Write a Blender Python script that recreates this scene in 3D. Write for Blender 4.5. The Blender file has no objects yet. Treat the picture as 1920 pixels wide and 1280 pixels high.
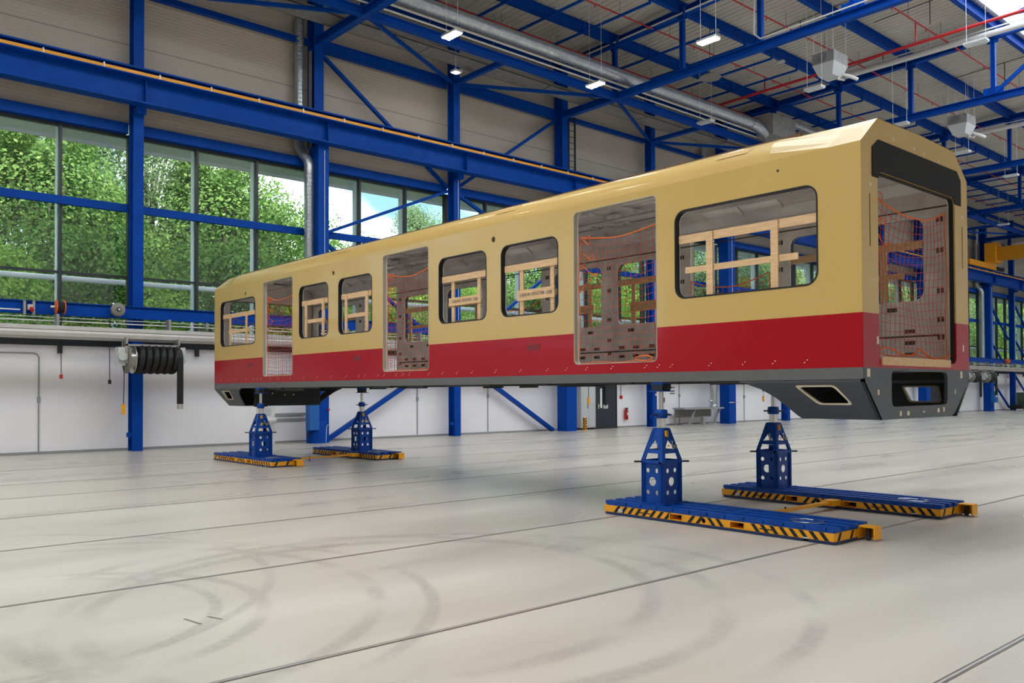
import bpy, bmesh, math, random
from mathutils import Vector, Matrix
R = random.Random(7)
SC = bpy.context.scene
COL = SC.collection
PI = math.pi

# ------------------------------------------------------------------ camera
cam = bpy.data.cameras.new('camera')
cam.sensor_width = 36.0; cam.lens = 36.0 * 1604.48 / 1920.0
cam.shift_y = 65.9 / 1920.0
cam.clip_start = 0.05; cam.clip_end = 500
camo = bpy.data.objects.new('camera', cam); COL.objects.link(camo)
yaw, pit, rol = 0.721368, 0.0181206, -0.0043263
F = Vector((math.sin(yaw), math.cos(yaw), 0)); Rt = Vector((math.cos(yaw), -math.sin(yaw), 0)); U = Vector((0, 0, 1))
F2 = F * math.cos(pit) + U * math.sin(pit); U2 = U * math.cos(pit) - F * math.sin(pit)
R3 = Rt * math.cos(rol) + U2 * math.sin(rol); U3 = U2 * math.cos(rol) - Rt * math.sin(rol)
mw = Matrix.Identity(4)
for i in range(3):
    mw[i][0] = R3[i]; mw[i][1] = U3[i]; mw[i][2] = -F2[i]
mw[0][3], mw[1][3], mw[2][3] = 0, 0, 1.7
camo.matrix_world = mw
SC.camera = camo

# ------------------------------------------------------------------ light
SC.view_settings.view_transform = 'Standard'
SC.view_settings.look = 'None'
SC.view_settings.gamma = 1.0
SC.view_settings.use_curve_mapping = False
SC.view_settings.exposure = 0.30
SC.cycles.max_bounces = 9
SC.cycles.diffuse_bounces = 5
SC.cycles.glossy_bounces = 3
SC.cycles.transparent_max_bounces = 12
SC.cycles.sample_clamp_indirect = 6.0
SC.cycles.caustics_reflective = False
SC.cycles.caustics_refractive = False
W = bpy.data.worlds.new('sky'); SC.world = W; W.use_nodes = True
nt = W.node_tree; nt.nodes.clear()
wo = nt.nodes.new('ShaderNodeOutputWorld'); bg = nt.nodes.new('ShaderNodeBackground')
tc = nt.nodes.new('ShaderNodeTexCoord'); no = nt.nodes.new('ShaderNodeTexNoise'); rp = nt.nodes.new('ShaderNodeValToRGB')
no.inputs['Scale'].default_value = 3.2; no.inputs['Detail'].default_value = 6
rp.color_ramp.elements[0].position = 0.46; rp.color_ramp.elements[0].color = (0.10, 0.185, 0.235, 1)
rp.color_ramp.elements[1].position = 0.66; rp.color_ramp.elements[1].color = (0.95, 0.98, 1.0, 1)
nt.links.new(tc.outputs['Generated'], no.inputs['Vector']); nt.links.new(no.outputs['Fac'], rp.inputs['Fac'])
nt.links.new(rp.outputs['Color'], bg.inputs['Color']); nt.links.new(bg.outputs[0], wo.inputs[0])
SKY = 4.6
bg.inputs['Strength'].default_value = SKY
sun = bpy.data.lights.new('sun', 'SUN'); sun.energy = 5.0; sun.angle = 0.02; sun.color = (1, 0.95, 0.86)
suno = bpy.data.objects.new('sun', sun); COL.objects.link(suno)
suno.rotation_euler = (math.radians(42), math.radians(-12), math.radians(20))   # from the camera's side, high
SKYLIGHT = 4.7      # radiance of the roof light panels
LAMP = 88.0         # radiance of the lit lamp tubes

# ------------------------------------------------------------------ materials
def lin(c):
    f = lambda v: v / 12.92 if v <= 0.04045 else ((v + 0.055) / 1.055) ** 2.4
    return tuple(f(x / 255.0) for x in c) + (1,)
def mat(name, rgb, rough=0.5, metal=0.0, var=0.0, scale=4.0, coat=0.0, stretch=None, bump=0.0, bscale=60.0, spec=None):
    m = bpy.data.materials.new(name); m.use_nodes = True
    n = m.node_tree; b = n.nodes['Principled BSDF']
    b.inputs['Roughness'].default_value = rough; b.inputs['Metallic'].default_value = metal
    b.inputs['Coat Weight'].default_value = coat; b.inputs['Coat Roughness'].default_value = 0.06
    if spec is not None: b.inputs['Specular IOR Level'].default_value = spec
    c = lin(rgb); b.inputs['Base Color'].default_value = c
    if var or bump:
        t = n.nodes.new('ShaderNodeTexCoord'); mp = n.nodes.new('ShaderNodeMapping')
        n.links.new(t.outputs['Object'], mp.inputs['Vector'])
        if stretch: mp.inputs['Scale'].default_value = stretch
    if var:
        x = n.nodes.new('ShaderNodeTexNoise'); x.inputs['Scale'].default_value = scale; x.inputs['Detail'].default_value = 5
        r = n.nodes.new('ShaderNodeValToRGB')
        r.color_ramp.elements[0].position = 0.3; r.color_ramp.elements[1].position = 0.7
        r.color_ramp.elements[0].color = tuple(v * (1 - var) for v in c[:3]) + (1,)
        r.color_ramp.elements[1].color = tuple(min(1, v * (1 + var)) for v in c[:3]) + (1,)
        n.links.new(mp.outputs[0], x.inputs['Vector']); n.links.new(x.outputs['Fac'], r.inputs['Fac'])
        n.links.new(r.outputs['Color'], b.inputs['Base Color'])
    if bump:
        y = n.nodes.new('ShaderNodeTexNoise'); y.inputs['Scale'].default_value = bscale
        bu = n.nodes.new('ShaderNodeBump'); bu.inputs['Strength'].default_value = bump; bu.inputs['Distance'].default_value = 0.02
        n.links.new(mp.outputs[0], y.inputs['Vector']); n.links.new(y.outputs['Fac'], bu.inputs['Height'])
        n.links.new(bu.outputs[0], b.inputs['Normal'])
    return m
def emat(name, col, s):
    m = bpy.data.materials.new(name); m.use_nodes = True; n = m.node_tree; n.nodes.clear()
    o = n.nodes.new('ShaderNodeOutputMaterial'); e = n.nodes.new('ShaderNodeEmission')
    e.inputs[0].default_value = tuple(col) + (1,); e.inputs[1].default_value = s
    n.links.new(e.outputs[0], o.inputs[0]); return m

BLUE = mat('blue_steel_paint', (0, 66, 158), 0.5, var=0.10, scale=2.5, spec=0.12)
JBLUE = mat('jack_blue_paint', (0, 66, 150), 0.42, var=0.18, scale=9, spec=0.3)
DBLUE = mat('dark_blue_paint', (8, 34, 84), 0.4)
LBLUE = mat('light_blue_cabinet', (10, 96, 176), 0.45)
YEL = mat('train_cream_yellow_paint', (204, 170, 98), 0.3, var=0.02, scale=0.8, coat=0.18)
RED = mat('train_red_paint', (166, 4, 24), 0.28, var=0.04, scale=0.8, coat=0.12, spec=0.25)
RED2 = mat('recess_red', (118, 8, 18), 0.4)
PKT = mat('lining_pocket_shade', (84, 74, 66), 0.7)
FRG = mat('door_frame_primer', (176, 170, 150), 0.6)
GRY = mat('train_sill_grey', (98, 98, 97), 0.45, var=0.05)
APR = mat('apron_grey', (76, 80, 84), 0.42, var=0.06, scale=2)
DRK = mat('underframe_dark', (34, 36, 38), 0.6, var=0.15, scale=3)
LIN = mat('raw_aluminium_lining', (230, 222, 214), 0.5, metal=0.1, var=0.16, scale=3)
CEI = mat('raw_aluminium_ceiling', (222, 220, 218), 0.32, metal=0.25, var=0.35, scale=2.2, stretch=(1, 0.3, 1))
BLK = mat('black_rubber', (16, 16, 17), 0.5)
BLK2 = mat('matt_black', (20, 20, 21), 0.75)
SLOT = mat('dark_slot', (30, 26, 20), 0.8)
CREAM = mat('cream_primer', (226, 216, 188), 0.6)
WOOD = mat('pine_plank', (222, 184, 138), 0.65, var=0.14, scale=6, stretch=(6, 0.8, 6))
INK = mat('dark_ink', (44, 44, 72), 0.8)
NET = mat('orange_net_cord', (214, 80, 40), 0.7)
NETD = mat('orange_rope', (236, 112, 44), 0.7)
HAZ = mat('hazard_yellow', (240, 166, 20), 0.45, var=0.05)
AMB = mat('crane_yellow', (232, 158, 26), 0.5)
AMBD = mat('crane_yellow_girder', (206, 142, 20), 0.5)
CHR = mat('polished_steel', (205, 205, 200), 0.22, metal=0.9)
GALV = mat('galvanised_sheet', (176, 182, 186), 0.32, metal=0.75, var=0.12, scale=5)
GALVP = mat('galvanised_tray', (150, 150, 146), 0.55, metal=0.3, var=0.15, scale=4)
ALU = mat('aluminium_extrusion', (178, 174, 168), 0.42, metal=0.4, var=0.08, scale=3)
ALUW = mat('pale_aluminium', (228, 234, 240), 0.4)
WPIPE = mat('white_pipe', (214, 214, 212), 0.5)
HOSE = mat('black_hose', (26, 26, 27), 0.55)
ORA = mat('orange_plastic', (232, 104, 44), 0.5)
GRP = mat('grey_plastic', (128, 126, 120), 0.6)
LGR = mat('light_grey_paint', (196, 198, 198), 0.5)
MGR = mat('mid_grey_paint', (150, 152, 152), 0.5)
WALLW = mat('white_wall_paint', (244, 242, 244), 0.7, var=0.03, scale=0.5)
FRAME = mat('window_frame_anthracite', (44, 50, 56), 0.4)
DOORM = mat('door_anthracite', (38, 46, 54), 0.5)
SPR = mat('sprinkler_red', (190, 32, 36), 0.45)
EXT = mat('extinguisher_red', (190, 20, 28), 0.3)
RAIL = mat('rail_groove_steel', (136, 124, 114), 0.3, metal=0.6)
RAILS = mat('rail_bright_edge', (228, 226, 222), 0.25, metal=0.5)
CER = mat('white_ceramic', (236, 236, 234), 0.2)
MACH = mat('machine_green_grey', (66, 84, 66), 0.6)
SKYL = emat('roof_light_panel', (0.86, 0.93, 1.0), SKYLIGHT)
TUBE = emat('lamp_tube', (1.0, 0.94, 0.80), LAMP)
OFFT = mat('unlit_lamp_glass', (214, 220, 222), 0.3)

def ribbed(name, rgb, period, strength, axis='Z', var=0.04):
    m = mat(name, rgb, 0.55, var=var, scale=0.6); n = m.node_tree; b = n.nodes['Principled BSDF']
    t = n.nodes.new('ShaderNodeTexCoord'); w = n.nodes.new('ShaderNodeTexWave'); w.bands_direction = axis
    w.inputs['Scale'].default_value = 0.314 / period / 1.0; w.wave_profile = 'SIN'
    bu = n.nodes.new('ShaderNodeBump'); bu.inputs['Strength'].default_value = strength; bu.inputs['Distance'].default_value = 0.01
    n.links.new(t.outputs['Object'], w.inputs['Vector']); n.links.new(w.outputs['Fac'], bu.inputs['Height'])
    n.links.new(bu.outputs[0], b.inputs['Normal']); return m
CLAD = ribbed('wall_cladding_grey', (186, 178, 166), 0.11, 0.55)
ROOF = mat('roof_sheet_grey', (192, 188, 180), 0.6, var=0.06, scale=0.8)

def glass():
    m = bpy.data.materials.new('window_glass'); m.use_nodes = True; n = m.node_tree; n.nodes.clear()
    N = n.nodes.new; L = n.links.new
    o = N('ShaderNodeOutputMaterial'); mx = N('ShaderNodeMixShader'); t = N('ShaderNodeBsdfTransparent'); g = N('ShaderNodeBsdfGlossy')
    ge = N('ShaderNodeNewGeometry'); d = N('ShaderNodeVectorMath'); d.operation = 'DOT_PRODUCT'
    L(ge.outputs['Normal'], d.inputs[0]); L(ge.outputs['Incoming'], d.inputs[1])
    a = N('ShaderNodeMath'); a.operation = 'ABSOLUTE'; L(d.outputs['Value'], a.inputs[0])
    b = N('ShaderNodeMath'); b.operation = 'SUBTRACT'; b.inputs[0].default_value = 1; L(a.outputs[0], b.inputs[1])
    p = N('ShaderNodeMath'); p.operation = 'POWER'; p.inputs[1].default_value = 5; L(b.outputs[0], p.inputs[0])
    k = N('ShaderNodeMath'); k.operation = 'MULTIPLY_ADD'; k.inputs[1].default_value = 0.9; k.inputs[2].default_value = 0.045; L(p.outputs[0], k.inputs[0])
    t.inputs[0].default_value = (0.95, 0.985, 0.98, 1); g.inputs['Roughness'].default_value = 0.0
    L(k.outputs[0], mx.inputs[0]); L(t.outputs[0], mx.inputs[1]); L(g.outputs[0], mx.inputs[2]); L(mx.outputs[0], o.inputs[0]); return m
GLASS = glass()

def leafmat(name, c1, c2):
    m = bpy.data.materials.new(name); m.use_nodes = True; n = m.node_tree; n.nodes.clear()
    o = n.nodes.new('ShaderNodeOutputMaterial'); mx = n.nodes.new('ShaderNodeMixShader'); d = n.nodes.new('ShaderNodeBsdfDiffuse')
    t = n.nodes.new('ShaderNodeBsdfTranslucent'); ge = n.nodes.new('ShaderNodeNewGeometry'); r = n.nodes.new('ShaderNodeValToRGB')
    r.color_ramp.elements[0].color = lin(c1); r.color_ramp.elements[1].color = lin(c2)
    mx.inputs[0].default_value = 0.42
    n.links.new(ge.outputs['Random Per Island'], r.inputs['Fac'])
    n.links.new(r.outputs[0], d.inputs[0]); n.links.new(r.outputs[0], t.inputs[0])
    n.links.new(d.outputs[0], mx.inputs[1]); n.links.new(t.outputs[0], mx.inputs[2]); n.links.new(mx.outputs[0], o.inputs[0]); return m
LEAFA = leafmat('leaf_mid_green', (92, 132, 70), (178, 208, 124))
LEAFB = leafmat('leaf_fresh_green', (112, 162, 58), (206, 230, 124))
LEAFC = leafmat('leaf_grey_green', (104, 132, 92), (186, 206, 156))
BARK = mat('bark', (104, 94, 80), 0.9, var=0.2, scale=6)
GRASS = mat('bank_grass', (70, 96, 44), 0.9, var=0.3, scale=1.5)

def floormat():
    m = bpy.data.materials.new('pale_concrete_floor'); m.use_nodes = True; n = m.node_tree; b = n.nodes['Principled BSDF']
    N = n.nodes.new; L = n.links.new
    t = N('ShaderNodeTexCoord'); mp = N('ShaderNodeMapping'); mp.inputs['Scale'].default_value = (0.22, 0.9, 1)
    L(t.outputs['Object'], mp.inputs[0])
    a = N('ShaderNodeTexNoise'); a.inputs['Scale'].default_value = 1.0; a.inputs['Detail'].default_value = 3; a.inputs['Roughness'].default_value = 0.45
    L(mp.outputs[0], a.inputs['Vector'])
    r = N('ShaderNodeValToRGB'); r.color_ramp.elements[0].position = 0.15; r.color_ramp.elements[1].position = 0.85
    r.color_ramp.elements[0].color = lin((180, 171, 157)); r.color_ramp.elements[1].color = lin((222, 214, 201))
    L(a.outputs['Fac'], r.inputs[0])
    # tyre arcs: worn rings on the concrete
    nz = N('ShaderNodeTexNoise'); nz.inputs['Scale'].default_value = 0.9; nz.inputs['Detail'].default_value = 3
    L(t.outputs['Object'], nz.inputs['Vector'])
    nf = N('ShaderNodeTexNoise'); nf.inputs['Scale'].default_value = 14; L(t.outputs['Object'], nf.inputs['Vector'])
    prev = None
    rings = [(1.4, 7.2, 1.80, .09), (1.35, 7.3, 1.52, .07), (1.4, 7.55, 2.86, .10), (1.5, 7.5, 3.2, .08), (3.9, 6.6, 2.62, .11), (4.2, 6.0, 2.56, .12), (4.4, 5.9, 3.0, .10), (.6, 8.9, 3.3, .07)]
    for cx, cy, rad, w in rings:
        v = N('ShaderNodeVectorMath'); v.operation = 'DISTANCE'; v.inputs[1].default_value = (cx, cy, 0); L(t.outputs['Object'], v.inputs[0])
        s = N('ShaderNodeMath'); s.operation = 'SUBTRACT'; s.inputs[1].default_value = rad; L(v.outputs['Value'], s.inputs[0])
        ab = N('ShaderNodeMath'); ab.operation = 'ABSOLUTE'; L(s.outputs[0], ab.inputs[0])
        mr = N('ShaderNodeMapRange'); mr.inputs['From Min'].default_value = w; mr.inputs['From Max'].default_value = w * 0.4
        mr.inputs['To Min'].default_value = 0; mr.inputs['To Max'].default_value = 1; L(ab.outputs[0], mr.inputs['Value'])
        if prev is None: prev = mr.outputs[0]
        else:
            mxm = N('ShaderNodeMath'); mxm.operation = 'MAXIMUM'; L(prev, mxm.inputs[0]); L(mr.outputs[0], mxm.inputs[1]); prev = mxm.outputs[0]
    k = N('ShaderNodeMapRange'); k.inputs['From Min'].default_value = 0.36; k.inputs['From Max'].default_value = 0.56; L(nz.outputs['Fac'], k.inputs['Value'])
    k2 = N('ShaderNodeMapRange'); k2.inputs['From Min'].default_value = 0.3; k2.inputs['From Max'].default_value = 0.6; k2.inputs['To Min'].default_value = 0.5; L(nf.outputs['Fac'], k2.inputs['Value'])
    mu = N('ShaderNodeMath'); mu.operation = 'MULTIPLY'; L(prev, mu.inputs[0]); L(k.outputs[0], mu.inputs[1])
    mu3 = N('ShaderNodeMath'); mu3.operation = 'MULTIPLY'; L(mu.outputs[0], mu3.inputs[0]); L(k2.outputs[0], mu3.inputs[1])
    mu2 = N('ShaderNodeMath'); mu2.operation = 'MULTIPLY'; mu2.inputs[1].default_value = 0.42; L(mu3.outputs[0], mu2.inputs[0])
    mix = N('ShaderNodeMix'); mix.data_type = 'RGBA'; mix.inputs['B'].default_value = lin((140, 134, 126))
    L(mu2.outputs[0], mix.inputs['Factor']); L(r.outputs[0], mix.inputs['A']); L(mix.outputs['Result'], b.inputs['Base Color'])
    b.inputs['Roughness'].default_value = 0.38; b.inputs['Specular IOR Level'].default_value = 0.85
    rr_ = N('ShaderNodeMapRange'); rr_.inputs['To Min'].default_value = 0.22; rr_.inputs['To Max'].default_value = 0.36
    L(a.outputs['Fac'], rr_.inputs['Value']); L(rr_.outputs[0], b.inputs['Roughness'])
    return m
FLOOR = floormat()

# ------------------------------------------------------------------ mesh helpers
class MB:
    def __init__(s): s.v = []; s.f = []; s.sm = []
    def add(s, vs, fs, smooth=False):
        o = len(s.v); s.v += [tuple(p) for p in vs]; s.f += [tuple(i + o for i in f) for f in fs]; s.sm += [smooth] * len(fs); return s
    def box(s, x0, y0, z0, x1, y1, z1):
        vs = [(x, y, z) for z in (z0, z1) for y in (y0, y1) for x in (x0, x1)]
        return s.add(vs, [(0, 2, 3, 1), (4, 5, 7, 6), (0, 1, 5, 4), (2, 6, 7, 3), (0, 4, 6, 2), (1, 3, 7, 5)])
    def frame(s, p0, p1, up):
        p0, p1 = Vector(p0), Vector(p1); d = (p1 - p0).normalized(); up = Vector(up)
        if abs(d.dot(up)) > 0.99: up = Vector((1, 0, 0))
        a = d.cross(up).normalized(); b = a.cross(d).normalized(); return p0, p1, a, b
    def extr(s, prof, p0, p1, up=(0, 0, 1), smooth=False):
        p0, p1, a, b = s.frame(p0, p1, up); n = len(prof)
        vs = [p0 + a * x + b * y for x, y in prof] + [p1 + a * x + b * y for x, y in prof]
        s.add(vs, [(i, (i + 1) % n, n + (i + 1) % n, n + i) for i in range(n)], smooth)
        s.add(vs[:n], [tuple(range(n))[::-1]]); s.add(vs[n:], [tuple(range(n))]); return s
    def bar(s, p0, p1, w, h, up=(0, 0, 1)):
        return s.extr([(-w / 2, -h / 2), (w / 2, -h / 2), (w / 2, h / 2), (-w / 2, h / 2)], p0, p1, up)
    def ibeam(s, p0, p1, w, h, t=0.02, up=(0, 0, 1), tf=None):
        tf = tf or t; a, b, c, d = w / 2, h / 2, t / 2, h / 2 - tf
        return s.extr([(-a, -b), (a, -b), (a, -d), (c, -d), (c, d), (a, d), (a, b), (-a, b), (-a, d), (-c, d), (-c, -d), (-a, -d)], p0, p1, up)
    def cyl(s, p0, p1, r, n=12, r2=None, caps=True):
        p0, p1, a, b = s.frame(p0, p1, (0, 0, 1)); r2 = r if r2 is None else r2
        c = [(math.cos(2 * PI * i / n), math.sin(2 * PI * i / n)) for i in range(n)]
        v0 = [p0 + (a * x + b * y) * r for x, y in c]; v1 = [p1 + (a * x + b * y) * r2 for x, y in c]
        s.add(v0 + v1, [(i, (i + 1) % n, n + (i + 1) % n, n + i) for i in range(n)], True)
        if caps: s.add(v0, [tuple(range(n))[::-1]]); s.add(v1, [tuple(range(n))])
        return s
    def tube(s, pts, r, n=6, caps=True):
        pts = [Vector(p) for p in pts]; c = [(math.cos(2 * PI * i / n), math.sin(2 * PI * i / n)) for i in range(n)]
        rings = []; a = None
        for k, p in enumerate(pts):
            d = (pts[min(k + 1, len(pts) - 1)] - pts[max(k - 1, 0)]).normalized()
            if a is None:
                u = Vector((0, 0, 1)) if abs(d.z) < 0.9 else Vector((1, 0, 0)); a = d.cross(u).normalized()
            else: a = (a - d * a.dot(d)).normalized()
            b = d.cross(a); rk = r(k) if callable(r) else r
            rings.append([p + (a * x + b * y) * rk for x, y in c])
        vs = [q for g in rings for q in g]; fs = []
        for k in range(len(pts) - 1):
            for i in range(n): fs.append((k * n + i, k * n + (i + 1) % n, (k + 1) * n + (i + 1) % n, (k + 1) * n + i))
        s.add(vs, fs, True)
        if caps: s.add(rings[0], [tuple(range(n))]); s.add(rings[-1], [tuple(range(n))])
        return s
    def lathe(s, prof, c=(0, 0, 0), axis='Z', n=20):
        vs = []
        for r, h in prof:
            for i in range(n):
                x, y = r * math.cos(2 * PI * i / n), r * math.sin(2 * PI * i / n)
                vs.append({'Z': (c[0] + x, c[1] + y, c[2] + h), 'X': (c[0] + h, c[1] + x, c[2] + y), 'Y': (c[0] + x, c[1] + h, c[2] + y)}[axis])
        fs = [(k * n + i, k * n + (i + 1) % n, (k + 1) * n + (i + 1) % n, (k + 1) * n + i) for k in range(len(prof) - 1) for i in range(n)]
        s.add(vs, fs, True)
        if prof[0][0] > 1e-4: s.add(vs[:n], [tuple(range(n))])
        if prof[-1][0] > 1e-4: s.add(vs[-n:], [tuple(range(n))])
        return s
    def build(s, name, m, parent=None, loc=None):
        """one mesh object; world coordinates in, origin at loc (or at the base centre)"""
        if parent is not None: base = Vector(wloc(parent))
        elif loc is not None: base = Vector(loc)
        else:
            xs, ys, zs = zip(*s.v); base = Vector(((min(xs) + max(xs)) / 2, (min(ys) + max(ys)) / 2, min(zs)))
        me = bpy.data.meshes.new(name); me.from_pydata([Vector(p) - base for p in s.v], [], s.f)
        me.polygons.foreach_set('use_smooth', s.sm)
        b = bmesh.new(); b.from_mesh(me); bmesh.ops.recalc_face_normals(b, faces=b.faces); b.to_mesh(me); b.free()
        me.materials.append(m)
        o = bpy.data.objects.new(name, me); COL.objects.link(o)
        if parent is not None: o.parent = parent
        else: o.location = base
        return o
def wloc(o):
    l = Vector((0, 0, 0))
    while o is not None: l += o.location; o = o.parent
    return l
def tag(o, label=None, cat=None, group=None, kind=None):
    if label: o['label'] = label
    if cat: o['category'] = cat
    if group: o['group'] = group
    if kind: o['kind'] = kind
    return o
def thing(name, label, cat, loc=(0, 0, 0), group=None, kind=None):
    o = bpy.data.objects.new(name, None); COL.objects.link(o); o.location = loc; o.empty_display_size = 0.2
    return tag(o, label, cat, group, kind)
def copy_tree(o, parent=None):
    c = o.copy(); COL.objects.link(c); c.parent = parent
    for ch in list(o.children): copy_tree(ch, c)
    return c
def S(o, label=None, cat=None, group=None): return tag(o, label, cat, group, 'structure')
def rr(a0, b0, a1, b1, r, n=5):
    pts = []
    for cx, cy, t0 in ((a1 - r, b1 - r, 0), (a0 + r, b1 - r, 90), (a0 + r, b0 + r, 180), (a1 - r, b0 + r, 270)):
        for i in range(n + 1):
            t = math.radians(t0 + 90 * i / n); pts.append((cx + r * math.cos(t), cy + r * math.sin(t)))
    return pts
def roundpoly(pts, r, n=4):
    out = []; N = len(pts)
    for i in range(N):
        p, q, s_ = Vector(pts[i - 1]), Vector(pts[i]), Vector(pts[(i + 1) % N])
        a = q + (p - q).normalized() * r; b = q + (s_ - q).normalized() * r
        for k in range(n + 1):
            t = k / n; out.append(tuple(a * (1 - t) ** 2 + q * 2 * t * (1 - t) + b * t * t))
    return out
def plate(outer, holes, t, mp, clip=()):
    """flat plate with holes; clip = [(axis, value, keep_above)] in plate coordinates; mp maps (a, b, depth) to world"""
    b = bmesh.new(); es = []
    for loop in [outer] + holes:
        vs = [b.verts.new((x, y, 0)) for x, y in loop]
        for i in range(len(vs)): es.append(b.edges.new((vs[i - 1], vs[i])))
    bmesh.ops.triangle_fill(b, edges=es, use_beauty=True, use_dissolve=False)
    for ax, val, above in clip:
        co = [0, 0, 0]; co[ax] = val; no_ = [0, 0, 0]; no_[ax] = 1
        bmesh.ops.bisect_plane(b, geom=b.verts[:] + b.edges[:] + b.faces[:], plane_co=co, plane_no=no_, clear_inner=above, clear_outer=not above)
    if t:
        g = bmesh.ops.extrude_face_region(b, geom=b.faces[:])
        bmesh.ops.translate(b, verts=[v for v in g['geom'] if isinstance(v, bmesh.types.BMVert)], vec=(0, 0, t))
    b.verts.index_update()
    m = MB(); m.add([mp(*v.co) for v in b.verts], [tuple(v.index for v in f.verts) for f in b.faces]); b.free(); return m
def ringplate(outer, inner, t, mp): return plate(outer, [inner], t, mp)
def text(s, size, origin, ax, up, m, parent, name='lettering', depth=0.001):
    c = bpy.data.curves.new(name, 'FONT'); c.body = s; c.size = size; c.extrude = depth; c.align_x = 'CENTER'; c.align_y = 'CENTER'
    o = bpy.data.objects.new(name, c); COL.objects.link(o)
    bpy.context.view_layer.update()
    me = bpy.data.meshes.new_from_object(o.evaluated_get(bpy.context.evaluated_depsgraph_get()))
    bpy.data.objects.remove(o); ax, up = Vector(ax), Vector(up); nn = ax.cross(up); base = Vector(origin) - wloc(parent)
    for v in me.vertices: v.co = base + ax * v.co.x + up * v.co.y + nn * v.co.z
    me.materials.clear(); me.materials.append(m); me.name = name
    q = bpy.data.objects.new(name, me); COL.objects.link(q); q.parent = parent; return q

# ================================================================== the hall
X0, X1, YW, YB = -16.0, 93.0, 27.2, -10.0
KX = [8.45 + 6.0 * k for k in range(-4, 15)]          # column grid; k = -4 .. 14
def kx(k): return 8.45 + 6.0 * k
def roofz(y): return 16.25 + (27.2 - y) * 0.049 if y > 8.5 else 16.25 + (27.2 - (17 - y)) * 0.049

S(MB().box(X0, YB, -0.2, X1, YW, 0).build('floor', FLOOR, loc=(0, 0, 0)), 'pale concrete floor crossed by embedded rails', 'floor')
for i, y in enumerate((2.12, 4.95, 7.86, 10.65, 13.4, 15.9, 18.3, 21.7)):
    t = thing('floor_rail', ['steel rail groove in the floor in the bottom right corner, nearest of all', 'wide steel rail groove running under the near end of the first jack trolley',
        'steel rail groove running under the far end of the first jack trolley', 'thin steel rail groove in the middle of the open floor',
        'thin steel rail groove behind the near jack towers', 'faint steel rail groove under the middle of the train body', 'faint steel rail groove passing the rear jack trolleys',
        'faintest steel rail groove, closest to the window wall'][i], 'floor rail', (0, y, 0), 'rails embedded in the floor')
    MB().box(X0 + .1, y - .022, -0.012, X1 - .1, y - .008, 0.003).box(X0 + .1, y + .010, -0.012, X1 - .1, y + .026, 0.003).build('groove', RAIL, t)
    MB().box(X0 + .1, y - .006, -0.01, X1 - .1, y + .010, 0.0045).build('rail_head', RAILS, t)

# walls
S(MB().box(X0, YW, 0, X1, YW + .3, 3.1).build('wall_left', WALLW), 'smooth white lower wall below the windows', 'wall')
S(MB().box(X0, YW, 9.89, X1, YW + .3, 16.3).build('wall_left_upper', CLAD), 'grey ribbed cladding above the windows', 'wall')
S(MB().box(X0, YW - .06, 3.1, X1, YW + .3, 3.28).build('trim_1', FRAME), 'dark sill strip along the foot of the windows', 'sill')
S(MB().box(X0, YW - .03, 0, X1, YW - .001, 0.07).build('baseboard_left', MGR), 'low grey skirting at the foot of the white wall', 'skirting')
S(MB().box(X0 - .3, YB, 0, X0, YW + .3, 17.2).build('wall_front', CLAD), 'hall end wall out of view', 'wall')
S(MB().box(X1, YB, 0, X1 + .3, YW + .3, 17.2).build('wall_back', CLAD), 'hall end wall at the far side', 'wall')
S(MB().box(X0, YB - .3, 0, X1, YB, 17.2).build('wall_right', WALLW), 'hall long wall behind the viewer', 'wall')

# roof sheets: trapezoid ribs running across the hall
def sheet(ya, yb, name, label):
    m = MB(); P = 0.30; za, zb = roofz(ya), roofz(yb); prof = []; x = X0
    while x < X1:
        prof += [(x, 0.055), (x + .11, 0.055), (x + .15, 0), (x + .26, 0)]; x += P
    n = len(prof); vs = [(a, ya, za + h) for a, h in prof] + [(a, yb, zb + h) for a, h in prof]
    m.add(vs, [(i, i + 1, n + i + 1, n + i) for i in range(n - 1)])
    return S(m.build(name, ROOF), label, 'roof')
sheet(27.4, 12.8, 'ceiling', 'grey ribbed steel roof sheeting above the blue purlins')
sheet(4.2, -10.2, 'ceiling_far', 'grey ribbed roof sheeting beyond the roof light')
t = thing('roof_light', 'long bright roof light strip in the top right corner', 'roof light', (38, 8.5, 17.0), kind='structure')
MB().box(X0, 4.2, 18.0, X1, 12.8, 18.05).build('light_panel', SKYL, t)
MB().box(X0, 12.8, 16.9, X1, 12.9, 18.05).build('upstand', LGR, t); MB().box(X0, 4.1, 16.9, X1, 4.2, 18.05).build('upstand', LGR, t)
m = MB()
for k in range(60):
    x = X0 + 1.8 * k + .5; m.bar((x, 4.2, 17.9), (x, 12.8, 17.9), .05, .08)
m.build('glazing_bars', LGR, t)
m = MB()
for k in range(-2, 14): m.bar((kx(k) , 12.6, 17.1), (kx(k) + 3, 5, 17.5), .06, .06); m.bar((kx(k) + 3, 5, 17.5), (kx(k) + 6, 12.6, 17.1), .06, .06)
m.build('roof_bracing', BLUE, t)

# purlins along the hall
for i, y in enumerate((26.9, 23.5, 20.1, 16.7, 13.1)):
    z = roofz(y) - .02; h = .42 if y < 26 else .2
    S(MB().ibeam((X0, y, z - h / 2), (X1, y, z - h / 2), .2, h, .02).build('purlin', BLUE), 'blue steel purlin running the length of the roof', 'purlin', 'blue purlins under the roof')

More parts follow.
